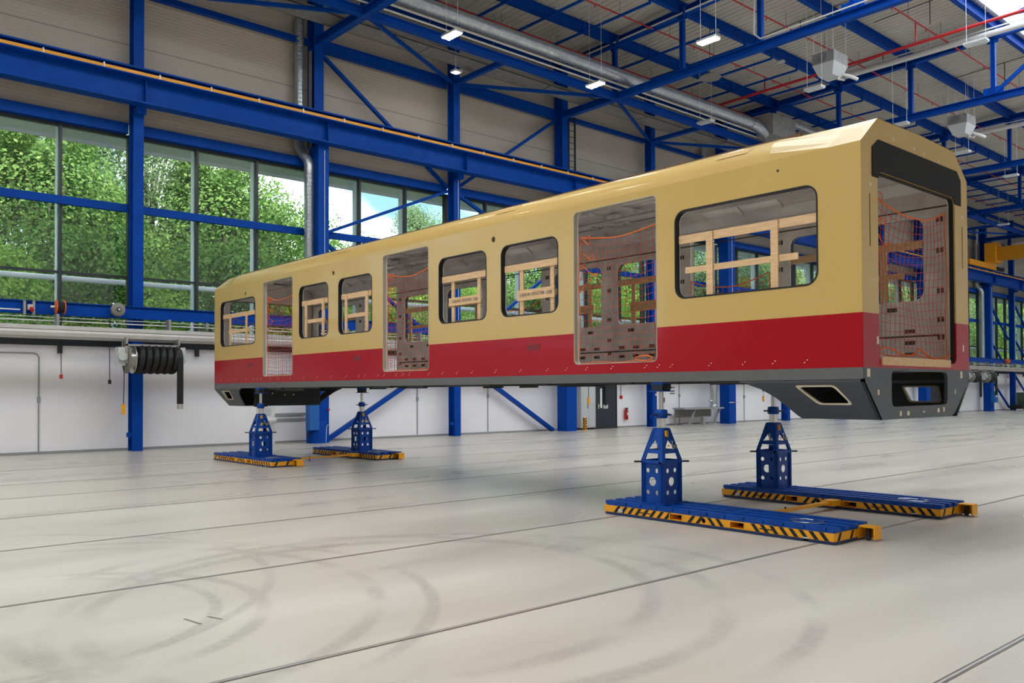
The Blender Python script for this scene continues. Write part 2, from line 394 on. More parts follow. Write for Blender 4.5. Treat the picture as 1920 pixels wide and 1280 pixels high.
# trusses across the hall at every second column
for k in range(-3, 15, 2):
    x = kx(k); t = thing('roof_truss', 'blue steel lattice truss spanning the hall overhead', 'roof truss', (x, 26.6, 13.7), 'blue roof trusses', 'structure')
    MB().ibeam((x, 26.6, 13.85), (x, YB, 13.85), .26, .28, .03, ).build('bottom_chord', BLUE, t)
    MB().ibeam((x, 26.9, 16.02), (x, 12.9, 16.45), .26, .26, .03).build('top_chord', BLUE, t)
    MB().ibeam((x, 12.9, 16.45), (x, 4, 16.8), .26, .26, .03).ibeam((x, 4, 16.8), (x, YB, 16.3), .26, .26, .03).build('top_chord', BLUE, t)
    for y in (23.55, 20.1, 16.7, 13.3, 9.9, 6.5, 3.1, -.3, -3.7, -7.1):
        MB().ibeam((x, y, 13.95), (x, y, 15.98 + min(14, 27 - y) * .031), .16, .18, .03, up=(0, 1, 0)).build('upright', BLUE, t)
    for a, b, lo in ((13.3, 9.9, 1), (9.9, 6.5, 0), (6.5, 3.1, 1), (3.1, -.3, 0), (-.3, -3.7, 1)):
        MB().bar((x, a, 14.0 if lo else 16.3), (x, b, 16.5 if lo else 14.0), .12, .14).build('diagonal', BLUE, t)
    m = MB()
    for y in (23.55, 20.1, 16.7, 13.3): m.box(x - .02, y - .22, 15.72 + (26.9 - y) * .0307, x + .02, y + .22, 15.95 + (26.9 - y) * .0307)
    for y in (13.3, 6.5): m.box(x - .02, y - .4, 13.9, x + .02, y + .4, 14.3)
    m.build('gusset', BLUE, t)
S(MB().ibeam((X0, 23.5, 13.86), (X1, 23.5, 13.86), .24, .28, .03).build('eaves_beam', BLUE), 'blue longitudinal beam joining the truss nodes under the roof', 'beam')

# stepped bars below the purlins
for i in range(37):
    x = 12.1 + 2 * i
    if i % 3 == 2 and 26 < x < 27: continue
    m = MB().bar((x, 24.95, 15.78), (x, 19.75, 15.78), .09, .07).bar((x, 19.75, 15.75), (x, 19.75, 16.2), .07, .07).bar((x, 23.1, 15.78), (x, 23.1, 16.15), .07, .07)
    tag(m.build('hanger_bar', BLUE), 'thin dark blue bar with upturned end hung below the purlins', 'hanger bar', 'hanger bars below the purlins')

# columns
def column_label(k):
    d = {0: 'blue steel column behind the coiled exhaust hose', 1: 'large blue steel column beside the spiral duct, with a light blue box at its foot', 2: 'slim blue steel column where the wall braces meet',
         3: 'broad blue steel column beside the striped post and grey cabinet', 4: 'slim blue steel column right of the fire extinguisher', 5: 'broad blue steel column beside the sloping workbench'}
    return d.get(k, 'blue steel column far down the window wall')
for k in range(-2, 15):
    x = kx(k); lab = column_label(k)
    t = thing('steel_column', lab, 'column', (x, 26.6, 0), None if k in range(0, 6) else 'columns far down the wall', 'structure')
    if k % 2 == 0:
        MB().ibeam((x, 26.66, 0), (x, 26.66, 16.2), .30, .40, .03, up=(0, 1, 0)).build('shaft', BLUE, t)
        MB().box(x - .14, 26.2, 10.02, x + .14, 26.46, 10.2).build('bracket', BLUE, t)
        MB().box(x - .28, 26.5, .42, x - .15, 26.6, .55).build('foot_lug', BLUE, t)
    else:
        w = .2 if k == 1 else .3
        MB().box(x - w, 26.15, 0, x + w, 26.75, 10.2).build('lower_shaft', BLUE, t)
        MB().ibeam((x, 26.72, 10.2), (x, 26.72, 16.2), .36, .5, .03, up=(0, 1, 0)).build('upper_shaft', BLUE, t)
    if k: MB().tube([(x + .02, 26.42 if k % 2 == 0 else 26.12, 3.5 + 0), (x + .02, 26.42 if k % 2 == 0 else 26.12, 10.0)], .012, 5).build('conduit', ALUW, t)

# crane runway with the yellow rail
t = thing('crane_runway', 'long blue crane runway beam with a yellow conductor rail along its top', 'crane runway', (30, 26.0, 10.2))
MB().ibeam((X0, 26.0, 10.72), (X1, 26.0, 10.72), .42, 1.04, .03, tf=.05).build('beam', BLUE, t)
for k in range(-4, 15):
    if X0 < kx(k) < X1: MB().box(kx(k) - .012, 25.80, 10.25, kx(k) + .012, 25.98, 10.9).build('web_stiffener', BLUE, t)
MB().box(X0, 25.73, 10.99, X1, 25.79, 11.08).build('conductor_rail', HAZ, t)
MB().box(X0, 25.62, 10.92, X1, 25.98, 10.95).build('shade_ledge', BLUE, t)  # ledge added to cast a dark band on the upper beam web
for i in range(70): MB().box(X0 + 1.55 * i, 25.71, 10.97, X0 + 1.55 * i + .035, 25.80, 11.12).build('rail_clip', ALUW, t)
MB().box(X0, 25.95, 11.24, X1, 26.05, 11.30).build('crane_rail', DBLUE, t)

# wall braces
def brace(p0, p1, lab, w=.11, d=.14):
    return tag(MB().bar(p0, p1, w, d, up=(0, 1, 0)).build('wall_brace', BLUE), lab, 'brace', None, 'structure')
yb = 26.85
brace((kx(1) + .3, yb, 13.6), (kx(2) - .2, yb, 9.75), 'blue brace from the duct column head down across the cladding')
brace((kx(3) - .3, yb, 13.6), (kx(2) + .2, yb, 9.75), 'blue brace rising to the ladder column across the cladding')
brace((kx(2) - .2, yb, 9.6), (kx(1) + .4, yb, 7.3), 'blue brace sloping across the windows above the train')
brace((kx(2) + .2, yb, 9.6), (kx(3) - .4, yb, 7.3), 'short blue brace ending at the train roof, right of the slim column')
brace((kx(1) + .4, yb, 7.0), (kx(2) - .2, yb, 3.3), 'blue brace seen through the train doorway')
brace((kx(3) - .4, yb, 7.0), (kx(2) + .2, yb, 3.3), 'blue brace seen through the lettered train windows')
brace((kx(2) - .2, yb, 3.1), (kx(1) + .5, yb, .05), 'blue brace reaching the floor behind the rear jack', .14, .2)
brace((kx(2) + .2, yb, 3.1), (kx(3) - .5, yb, .05), 'blue brace reaching the floor left of the broad column', .14, .2)
for a, b in ((11, 12), (12, 13)):
    brace((kx(a) + .4, yb, 9.6 if a == 11 else 9.6), (kx(b) - .3, yb, 6.0), 'thin brace between the far columns at the right edge')
    brace((kx(a) + .4, yb, 3.4), (kx(b) - .3, yb, .2), 'thin low brace between the far columns at the right edge')
    brace((kx(a) + .4, yb, 6.5), (kx(b) - .3, yb, 3.3), 'middle brace between the far columns at the right edge')
# eaves struts
for k in range(-1, 14):
    deep = k in (1, 2)
    h = .42 if deep else .17
    S(MB().ibeam((kx(k) + .2, 26.85, 13.88), (kx(k + 1) - .2, 26.85, 13.88), .2, h, .02).build('eaves_strut', BLUE), 'blue beam between column heads below the roof', 'beam', 'beams between column heads')
for k in range(0, 14, 2):
    S(MB().bar((kx(k), 26.5, 13.85), (kx(k), 23.5, 13.85), .16, .18).build('roof_strut', BLUE), 'short blue strut from column head to the eaves beam', 'strut', 'short struts at the column heads')
    for s in (-1, 1):
        S(MB().bar((kx(k) + .1 * s, 26.6, 13.85), (kx(k + s) - .1 * s, 23.6, 13.85), .09, .12).build('roof_brace', BLUE), 'flat diagonal blue brace in the eaves bay', 'brace', 'diagonal braces in the eaves bays')

# window bays
for k in range(-2, 14):
    xa, xb = kx(k), kx(k + 1)
    o = thing('window_%d' % (k + 3), {-1: 'window bay at the left edge of the hall', 0: 'window bay between the hose-reel column and the duct column', 1: 'window bay right of the spiral duct, with open sky', 2: 'window bay hidden mostly behind the train roof'}.get(k, 'window bay far down the hall'), 'window', ((xa + xb) / 2, 27.3, 3.28), kind='structure')
    m = MB()
    for x in (xa + 2.03, xb - 1.95): m.box(x - .035, 27.12, 3.28, x + .035, 27.30, 9.56)
    m.box(xa, 27.12, 3.28, xa + .1, 27.3, 9.56).box(xb - .1, 27.12, 3.28, xb, 27.3, 9.56)
    m.box(xa + .1, 27.18, 5.20, xb - .1, 27.3, 5.27).box(xa + .1, 27.15, 9.48, xb - .1, 27.3, 9.56).box(xa + .1, 27.18, 3.28, xb - .1, 27.3, 3.34)
    m.build('window_frame', FRAME, o)
    m = MB()
    for x in (xa + 2.03, xb - 1.95): m.box(x - .04, 27.36, 3.2, x + .04, 27.60, 9.6)
    m.build('outer_fin', ALUW, o)
    MB().box(xa, 27.335, 3.28, xb, 27.345, 9.56).build('pane', GLASS, o)
    S(MB().box(xa + .15, 26.95, 7.18, xb - .15, 27.10, 7.41).build('transom_beam', BLUE), 'blue horizontal rail across the middle of the windows', 'beam', 'blue rails across the windows')
    S(MB().box(xa + .15, 26.93, 9.56, xb - .15, 27.15, 9.87).build('window_header', BLUE), 'blue horizontal beam above the windows', 'beam', 'blue beams above the windows')
    for x in (xa + 2.03, xb - 1.95):
        tag(MB().box(x - .06, 27.1, 2.88, x + .06, 27.199, 3.12).build('wall_box', FRAME), 'small dark box hanging below the window sill', 'junction box', 'dark boxes below the window sill')
S(MB().box(X0, 27.5, 9.52, X1, 28.45, 9.62).box(X0, 28.4, 9.42, X1, 28.46, 9.66).build('trim_2', mat('canopy_pale', (232, 236, 242), 0.6)), 'grey canopy outside the window tops', 'canopy')
S(MB().cyl((X0, 27.85, 5.14), (X1, 27.85, 5.14), .085, 10).build('trim_3', ALUW), 'pale round bar running outside the windows', 'rail')

# outside
gm = MB(); gm.add([(X0 - 60, 27.6, -.3), (X1 + 80, 27.6, -.3), (X1 + 80, 36, -.1), (X0 - 60, 36, -.1), (X1 + 80, 70, 5), (X0 - 60, 70, 5), (X1 + 80, 120, 9), (X0 - 60, 120, 9)], [(0, 1, 2, 3), (3, 2, 4, 5), (5, 4, 6, 7)])
S(gm.build('ground', GRASS), 'green bank outside the windows', 'ground')
def tree_proto(seed, lm, h, rad, n, low, leaf):
    r = random.Random(seed); t = bpy.data.objects.new('tree', None); COL.objects.link(t)
    blobs = [(0, 0, h * .62, rad * .75)]
    for i in range(26):
        a = r.uniform(0, 2 * PI); z = r.uniform(low, h * .95); q = rad * (1 - abs(z - h * .5) / (h * .62)) * r.uniform(.55, 1.0)
        blobs.append((q * math.cos(a), q * math.sin(a), z, r.uniform(.16, .34) * rad))
    m = MB()
    br = MB().tube([(0, 0, -1.2), (.1, .05, h * .3), (-.05, .1, h * .6), (0, 0, h * .85)], lambda k: .2 * h / 12 * (1, .75, .45, .12)[k], 7)
    for bx, by, bz, bq in blobs[1:]:
        z0 = bz * .55; br.tube([(0, 0, z0), (bx * .5, by * .5, (z0 + bz) / 2 + .2), (bx, by, bz)], lambda k: (.07, .045, .02)[k], 4, False)
    vs = []; fs = []
    for i in range(n):
        bx, by, bz, bq = blobs[0] if r.random() < .18 else blobs[r.randrange(len(blobs))]
        while True:
            d = Vector((r.gauss(0, 1), r.gauss(0, 1), r.gauss(0, 1)))
            if d.length > .1: break
        d.normalize(); p = Vector((bx, by, bz)) + d * bq * (r.random() ** .35) * 1.15
        nrm = (d + Vector((r.gauss(0, .6), r.gauss(0, .6), r.gauss(.3, .6)))).normalized()
        a = nrm.orthogonal().normalized(); a = Matrix.Rotation(r.uniform(0, 6.28), 3, nrm) @ a; b = nrm.cross(a)
        s = leaf * r.uniform(.6, 1.25); o = len(vs)
        vs += [p - a * s * .5, p + b * s * .32, p + a * s * .5, p - b * s * .32]; fs.append((o, o + 1, o + 2, o + 3))
    m.add(vs, fs); 
    me = bpy.data.meshes.new('foliage'); me.from_pydata(m.v, [], m.f); me.materials.append(lm)
    f = bpy.data.objects.new('foliage', me); COL.objects.link(f); f.parent = t; f['kind'] = 'stuff'
    br.build('trunk', BARK, t)
    return t
protos = [tree_proto(1, LEAFA, 13, 4.3, 42000, 2.0, .185), tree_proto(2, LEAFB, 8, 3.6, 27000, .6, .18), tree_proto(3, LEAFC, 16, 4.6, 46000, 4.0, .16), tree_proto(4, LEAFA, 11, 4.0, 34000, 1.2, .175)]
used = [0] * 4
def tree(i, x, y, z, s, rz, lab, grp):
    t = protos[i] if not used[i] else copy_tree(protos[i]); used[i] = 1
    t.location = (x, y, z); t.scale = (s, s, s); t.rotation_euler = (0, 0, rz); tag(t, lab, 'tree', grp)
tr = random.Random(11)
LAB = ['tall mid green tree outside the windows', 'low fresh green bushy tree close outside the windows', 'tall grey green birch-like tree outside the windows', 'mid height leafy tree outside the windows']
TGRP = ['tall green trees outside', 'bushy trees close outside', 'grey green trees outside', 'leafy trees outside']
row = [(1, 5.0, 33.5, .95), (0, 8.5, 37, 1.0), (1, 11.2, 35, .85), (2, 6.3, 41, 1.0), (2, 13.5, 41, 1.02), (0, 15.6, 37, 1.0), (1, 17.5, 34.5, .9), (3, 19.6, 39, .98),
       (3, 25.0, 41, .86), (1, 22.2, 36, .95), (1, 28.0, 38, 1.05), (2, 31.5, 44, .78), (0, 35.6, 38, .98), (3, 33, 41, .8), (0, 41, 40, 1.05), (1, 37, 34.5, 1.0), (2, 46, 42, 1.0), (0, 1.5, 38, 1.05), (2, 10, 46, 1.1), (0, 19, 47, 1.0), (0, 3, 47, 1.15)]
x = 43
while x < 118:
    row.append((tr.choice([0, 2, 3, 1]), x, tr.uniform(35, 40), tr.uniform(.9, 1.15))); x += 3.6
BAYN = {-1: 'the leftmost window bay', 0: 'the bay right of the hose-reel column', 1: 'the bay right of the spiral wall duct', 2: 'the bay with the second low brace'}
seen_lab = set()
for i, x, y, s in row:
    bay = math.floor((x / y * 27.3 - 8.45) / 6); lb = LAB[i].replace('outside the windows', '').replace('close outside', 'close outside').strip() + ' outside ' + BAYN.get(bay, 'x')
    if bay in BAYN and lb in seen_lab: lb += ', farther back' if y > 38 else ', in front'
    uniq = bay in BAYN and lb not in seen_lab; seen_lab.add(lb)
    tree(i, x, y, (-.1 if y < 36 else (y - 36) * .15) - .2, s, tr.uniform(0, 6.28), lb if uniq else LAB[i] + ' far down the hall', TGRP[i])

# ================================================================== the train body
XA, XB, YA, YZ = 9.15, 12.09, 4.53, 22.47          # side planes and end planes
ZS, ZG, ZW = 1.83, 1.96, 2.57                       # sill foot, sill top, colour line
train = thing('train_body', 'bare red and cream yellow train car body raised on four blue jacks', 'train car', (10.62, 13.5, 1.83))
WIN = [(5.06, 7.10), (9.33, 10.66), (11.05, 12.38), (14.62, 15.93), (16.37, 17.68), (19.97, 22.06)]
DOOR = [(7.42, 8.99), (12.70, 14.22), (18.01, 19.53)]
WZ0, WZ1, DZ0, DZ1 = 2.93, 4.09, 2.11, 4.38
outer = [(YA + .003, ZS), (YZ - .003, ZS), (YZ - .003, 4.48), (YA + .003, 4.48)]
wh = [rr(a, WZ0, b, WZ1, .15) for a, b in WIN]; dh = [rr(a, DZ0, b, DZ1, .07, 3) for a, b in DOOR]
hol = [rr(y - .05, z - .05, y + .05, z + .05, .049, 3) for y, z in ((20.54, 4.2), (16.15, 4.25), (10.86, 4.24))]
for x, sg, side in ((XA, 1, 'near'), (XB, -1, 'far')):
    mp = lambda a, b, c, x=x, sg=sg: (x + sg * c, a, b)
    far = side == 'far'
    tag(plate(outer, wh + dh + hol, .03, mp, [(1, ZW, True)]).build('upper_side_wall', YEL, train), 'cream yellow upper side wall')
    tag(plate(outer, dh, .03, mp, [(1, ZW, False), (1, ZG, True)]).build('lower_side_wall', RED, train), 'red lower side wall')
    tag(plate(outer, dh, .05, mp, [(1, ZG, False)]).build('sill', GRY, train), 'dark grey sill')
    li = [(YA + .12, 2.03), (YZ - .12, 2.03), (YZ - .12, 4.42), (YA + .12, 4.42)]
    mp2 = lambda a, b, c, x=x, sg=sg: (x + sg * (.07 + c), a, b)
    lin_ = plate(li, [rr(a + .01, WZ0 + .01, b - .01, WZ1 - .01, .14) for a, b in WIN] + [rr(a + .01, DZ0, b - .01, DZ1, .07, 3) for a, b in DOOR], .025, mp2).build('inner_lining', LIN, train)
    m = MB()
    for a, b in WIN:
        m2 = plate(rr(a - .009, WZ0 - .009, b + .009, WZ1 + .009, .16), [rr(a + .010, WZ0 + .010, b - .010, WZ1 - .010, .142)], .085, lambda p, q, c, x=x, sg=sg: (x + sg * (c - .004), p, q))
        tag(m2.build('window_seal', BLK, train), 'black window opening edge')
    for a, b in DOOR:
        plate(rr(a - .006, DZ0 - .006, b + .006, DZ1 + .006, .075, 3), [rr(a + .006, DZ0 + .006, b - .006, DZ1 - .006, .06, 3)], .07, lambda p, q, c, x=x, sg=sg: (x + sg * (c - .002), p, q)).build('door_frame', FRG, train)
    # pockets, slots and ribs pressed into the lining
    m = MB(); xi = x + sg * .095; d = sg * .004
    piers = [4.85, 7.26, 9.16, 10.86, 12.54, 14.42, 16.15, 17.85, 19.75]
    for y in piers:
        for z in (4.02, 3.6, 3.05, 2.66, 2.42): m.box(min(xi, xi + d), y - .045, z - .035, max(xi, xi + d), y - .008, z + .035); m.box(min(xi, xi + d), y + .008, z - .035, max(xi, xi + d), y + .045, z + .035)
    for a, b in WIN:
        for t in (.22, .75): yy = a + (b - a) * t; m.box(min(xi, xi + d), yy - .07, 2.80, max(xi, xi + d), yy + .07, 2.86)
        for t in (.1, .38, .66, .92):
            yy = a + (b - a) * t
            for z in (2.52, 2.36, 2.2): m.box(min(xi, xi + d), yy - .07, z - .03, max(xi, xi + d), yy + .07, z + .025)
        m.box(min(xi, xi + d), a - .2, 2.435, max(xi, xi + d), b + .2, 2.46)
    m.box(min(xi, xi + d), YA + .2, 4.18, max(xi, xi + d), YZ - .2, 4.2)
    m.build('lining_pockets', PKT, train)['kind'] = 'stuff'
    m = MB()
    for y in (20.25, 15.18, 9.89): m.add([], []); m.box(min(x - sg * .003, x + .02 * sg), y - .15, 2.365, max(x - sg * .003, x + .02 * sg), y + .15, 2.44)
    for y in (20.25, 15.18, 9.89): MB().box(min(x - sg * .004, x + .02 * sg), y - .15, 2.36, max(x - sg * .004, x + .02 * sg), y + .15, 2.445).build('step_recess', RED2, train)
    m = MB(); y = 5.2; rd = random.Random(3)
    while y < 22.2:
        for dz, dy in ((2.06, 0), (2.03, .035)):
            m.cyl((x - sg * .004, y + dy, dz), (x + sg * .01, y + dy, dz), .008, 6)
        y += rd.choice((.22, .42, .5, .62))
    m.build('weld_dots', CREAM, train)['kind'] = 'stuff'
    m = MB()
    for y in (5.56,): m.cyl((x - sg * .003, y, 4.34), (x + sg * .01, y, 4.34), .016, 8)
    m.build('small_hole', BLK2, train)
    MB().box(min(x + sg * .03, x + sg * .10), YA + .1, 1.84, max(x + sg * .03, x + sg * .10), YZ - .1, 2.02).build('side_sill_beam', DRK, train)
    m = MB()
    yy = 5.9
    for n_, (ya_, yb_, z_) in enumerate(((6.0, 6.7, 1.80), (7.1, 7.35, 1.81), (7.9, 8.6, 1.81), (9.6, 9.9, 1.81), (11, 12.2, 1.80), (12.9, 13.4, 1.79), (14.0, 14.6, 1.79), (16.8, 17.9, 1.80), (18.6, 19.3, 1.79))):
        m.box(min(x + sg * .02, x + sg * .1), ya_, z_, max(x + sg * .02, x + sg * .1), yb_, 1.835)
    m.build('underside_bracket', DRK, train)

# roof
def sect(t):
    """half section from the side to the crown; t = 0 bevelled end, t = 1 rounded middle"""
    ch = [(0, 4.48), (.08, 4.545), (.16, 4.61), (.25, 4.685), (.33, 4.75), (.41, 4.81), (.7, 4.82), (1.47, 4.83)]
    ar = [(0, 4.48), (.018, 4.575), (.06, 4.66), (.13, 4.73), (.24, 4.785), (.41, 4.825), (.7, 4.85), (1.47, 4.88)]
    return [(a[0] * (1 - t) + b[0] * t, a[1] * (1 - t) + b[1] * t) for a, b in zip(ch, ar)]
ys = [YA, YA + .36, YA + .38, YA + 1.15, YA + 1.2, YZ - 1.2, YZ - 1.15, YZ - .38, YZ - .36, YZ]
ts = [0, 0, .0, 1, 1, 1, 1, 0, 0, 0]
rows = []
for y, t in zip(ys, ts):
    s_ = sect(t); rows.append([(XA + a, y, z) for a, z in s_] + [(XB - a, y, z) for a, z in s_[-2::-1]])
m = MB(); n = len(rows[0]); vs = [p for r_ in rows for p in r_]
for k in range(len(rows) - 1):
    sm = 3 <= k <= 5
    m.add(rows[k] + rows[k + 1], [(i, i + 1, n + i + 1, n + i) for i in range(n - 1)], sm)
tag(m.build('roof', YEL, train), 'cream yellow roof with bevelled ends')
m = MB(); rowi = [(XA + .10, 4.42), (XA + .14, 4.58), (XA + .42, 4.72), (10.62, 4.78), (XB - .42, 4.72), (XB - .14, 4.58), (XB - .10, 4.42)]
m.add([(a, YA + .1, z) for a, z in rowi] + [(a, YZ - .1, z) for a, z in rowi], [(i, i + 1, 8 + i, 7 + i) for i in range(6)])
m.build('inner_ceiling', CEI, train)
m = MB(); rd = random.Random(5); y = YA + .5
while y < YZ - .4:
    for (a, b), (c, d) in zip(rowi[1:-2], rowi[2:-1]): m.bar((a, y, b - .015), (c, y, d - .015), .05, .03)
    y += .72
for i in range(70):
    y = rd.uniform(YA + .4, YZ - .4); x = rd.choice((rd.uniform(9.65, 10.4), rd.uniform(10.8, 11.6))); m.box(x, y, 4.66, x + rd.uniform(.06, .18), y + rd.uniform(.08, .3), 4.72)
for x in (9.6, 10.2, 11.05, 11.64): m.box(x, YA + .2, 4.64, x + .05, YZ - .2, 4.71)
m.build('ceiling_ribs', CEI, train)['kind'] = 'stuff'
for x in (XA + .42, XB - .42): MB().box(x - .03, YA + .95, 4.82, x + .015, YZ - .95, 4.852).build('rain_gutter', mat('gutter_brown', (104, 74, 48), .5) if x < 10 else DRK, train)
PATCH = mat('roof_patch_primer', (196, 160, 92), .5)
for y0, y1 in ((5.95, 6.5), (10.3, 10.9), (15.5, 16.15)):
    m = MB(); m.add([(XA + .055, y0 + .08, 4.665), (XA + .055, y1 - .03, 4.665), (XA + .125, y1, 4.737), (XA + .125, y0, 4.737), (XA + .10, y0, 4.68), (XA + .1, y1, 4.68)], [(0, 1, 2, 3), (0, 4, 1), (1, 4, 5), (2, 5, 4), (2, 4, 3), (0, 3, 4), (1, 5, 2)])
    m.build('roof_panel_patch', PATCH, train)

# floor and underframe
MB().box(XA + .08, YA + .1, 1.95, XB - .08, YZ - .1, 2.03).build('floor_pan', mat('floor_pan_metal', (160, 152, 144), .6, var=.2), train)
m = MB(); y = YA + 1.4
while y < YZ - 1.2:
    m.box(XA + .1, y, 1.84, XB - .1, y + .07, 1.95); y += .9
for x in (10.0, 11.2): m.box(x, YA + 1, 1.82, x + .12, YZ - 1, 1.95)
m.build('cross_members', DRK, train)

# end walls
e_ = .004
EO = [(XA + e_, ZG), (XB - e_, ZG), (XB - e_, 4.478), (XB - .41, 4.805), (XB - 1.47, 4.825), (XA + .41, 4.805), (XA + e_, 4.478)]
EH = roundpoly([(9.54, 2.04), (11.68, 2.04), (11.68, 4.2), (9.54, 4.2)], .1)
SL = [rr(9.33, 3.32, 9.36, 3.92, .014, 2), rr(11.90, 3.30, 11.93, 3.86, .014, 2)]
HD = [(9.40, 4.12), (9.545, 4.12), (9.545, 4.15), (9.60, 4.2), (11.60, 4.2), (11.68, 4.12), (11.86, 4.12), (11.86, 4.45), (11.74, 4.56), (9.55, 4.56), (9.40, 4.45)]
li_e = [(XA + .1, 2.03), (XB - .1, 2.03), (XB - .1, 4.42), (XB - .16, 4.6), (XB - .42, 4.74), (XA + .42, 4.74), (XA + .16, 4.6), (XA + .1, 4.42)]
for y, sg in ((YA, 1), (YZ, -1)):
    mp = lambda a, b, c, y=y, sg=sg: (a, y + sg * c, b)
    tag(plate(EO, [EH] + SL, .05, mp, [(1, ZW, True)]).build('end_wall', YEL, train), 'cream yellow end wall')
    tag(plate(EO, [EH], .05, mp, [(1, ZW, False)]).build('lower_end_wall', RED, train), 'red lower end wall')
    tag(plate(HD, [], -.012, mp).build('end_header', BLK2, train), 'matt black header over the gangway')
    plate(EH, [roundpoly([(9.555, 2.05), (11.665, 2.05), (11.665, 4.185), (9.555, 4.185)], .09)], .05, lambda a, b, c, y=y, sg=sg: (a, y + sg * (c + .02), b)).build('gangway_frame', SLOT, train)
    plate(li_e, [EH], .02, lambda a, b, c, y=y, sg=sg: (a, y + sg * (c + .075), b)).build('end_lining', LIN, train)
    m = MB()
    for a in (9.34, 11.915): m.box(a - .02, y + sg * .03 - .01, 3.3, a + .02, y + sg * .03 + .01, 3.94)
    m.build('slot_backing', SLOT, train)
    m = MB()
    for a, z, w, h in ((9.50, 2.27, .02, .045), (11.9, 2.25, .02, .045), (9.36, 4.02, .018, .02), (11.92, 3.98, .018, .02), (9.95, 4.64, .016, .02), (10.5, 4.63, .016, .02), (10.78, 4.62, .014, .02), (11.2, 4.6, .014, .02), (9.42, 2.95, .01, .015)):
        m.box(a - w, min(y - sg * .002, y + .01 * sg), z - h, a + w, max(y - sg * .002, y + .01 * sg), z + h)
    m.build('end_sticker', CREAM, train)
    # apron: end plate with a mouth, bevelled side plates with framed openings
    AO = [(XA + .01, ZG), (XA + .01, 1.80), (9.56, 1.365), (11.50, 1.37), (11.62, 1.42), (XB - .01, 1.82), (XB - .01, ZG)]
    AH = roundpoly([(9.83, 1.51), (11.38, 1.52), (11.39, 1.93), (9.83, 1.93)], .09)
    tag(plate(AO, [AH], .04, mp).build('front_apron' if sg > 0 else 'rear_apron', APR, train), 'grey bevelled end apron with rounded opening')
    m = MB()
    for a, z, w, h in ((9.27, 1.90, .035, .045), (11.82, 1.90, .03, .045), (10.05, 1.43, .025, .028), (10.25, 1.43, .03, .026), (10.68, 1.44, .025, .012), (11.1, 1.45, .03, .026), (11.26, 1.46, .022, .028), (9.5, 1.68, .02, .03), (11.62, 1.68, .015, .03)):
        m.box(a - w, min(y - sg * .003, y + .01 * sg), z - h, a + w, max(y - sg * .003, y + .01 * sg), z + h)
    m.build('apron_label', CREAM, train)
    for sd in (1, -1):
        xo = XA + .01 if sd > 0 else XB - .01
        def mq(a, b, c, xo=xo, sd=sd, y=y, sg=sg):      # a = distance from the end, b = height
            off = .40 * max(0, 1.80 - b) / .435
            return (xo + sd * (off + c), y + sg * a, b)
        # keep vertices on the fold line
        prof = [(0.0, 1.80), (0.0, 1.365), (.98, 1.365), (1.02, 1.40), (1.10, 1.50), (1.20, 1.62), (1.34, 1.72), (1.52, 1.795), (1.60, 1.80)]
        wa = roundpoly([(.40, 1.79), (.92, 1.79), (.72, 1.525), (.20, 1.525)], .05)
        wa = roundpoly([(.36, 1.765), (.87, 1.765), (.67, 1.535), (.24, 1.535)], .05)
        wi = roundpoly([(.385, 1.745), (.83, 1.745), (.65, 1.556), (.275, 1.556)], .04)
        plate(prof, [wa], .03, mq).build('apron_side', APR, train)
        plate([(0, 1.80), (1.6, 1.80), (1.6, 1.835), (0, 1.835)], [], .03, mq).build('apron_side_top', APR, train)
        plate(wa, [wi], .05, lambda a, b, c: mq(a, b, c - .008)).build('apron_window_frame', CREAM, train)
    MB().box(9.60, min(y + sg * .03, y + sg * 1.0), 1.365, 11.64, max(y + sg * .03, y + sg * 1.0), 1.38).build('apron_floor', DRK, train)
for y0_ in (YA + .05, YZ - 1.0): plate([(0, 1.385), (.93, 1.385), (1.08, 1.52), (1.3, 1.70), (1.42, 1.78), (1.42, 1.93), (0, 1.93)], [], .02, lambda a, b, c, y0_=y0_: (9.78 + c, (YA + .05 + a) if y0_ < 10 else (YZ - .05 - a), b)).build('apron_partition', BLK2, train)
MB().box(9.62, 21.0, 1.375, 11.5, 21.04, 1.84).build('apron_bulkhead', DRK, train)
m = MB()
for a, b in ((10.1, 1.70), (10.45, 1.66), (10.7, 1.66)): m.cyl((a, 20.985, b), (a, 21.01, b), .022, 8)
m.build('bulkhead_fitting', LGR, train)
MB().box(10.15, 20.9, 1.76, 10.95, 21.0, 1.83).build('bulkhead_bracket', GRY, train)

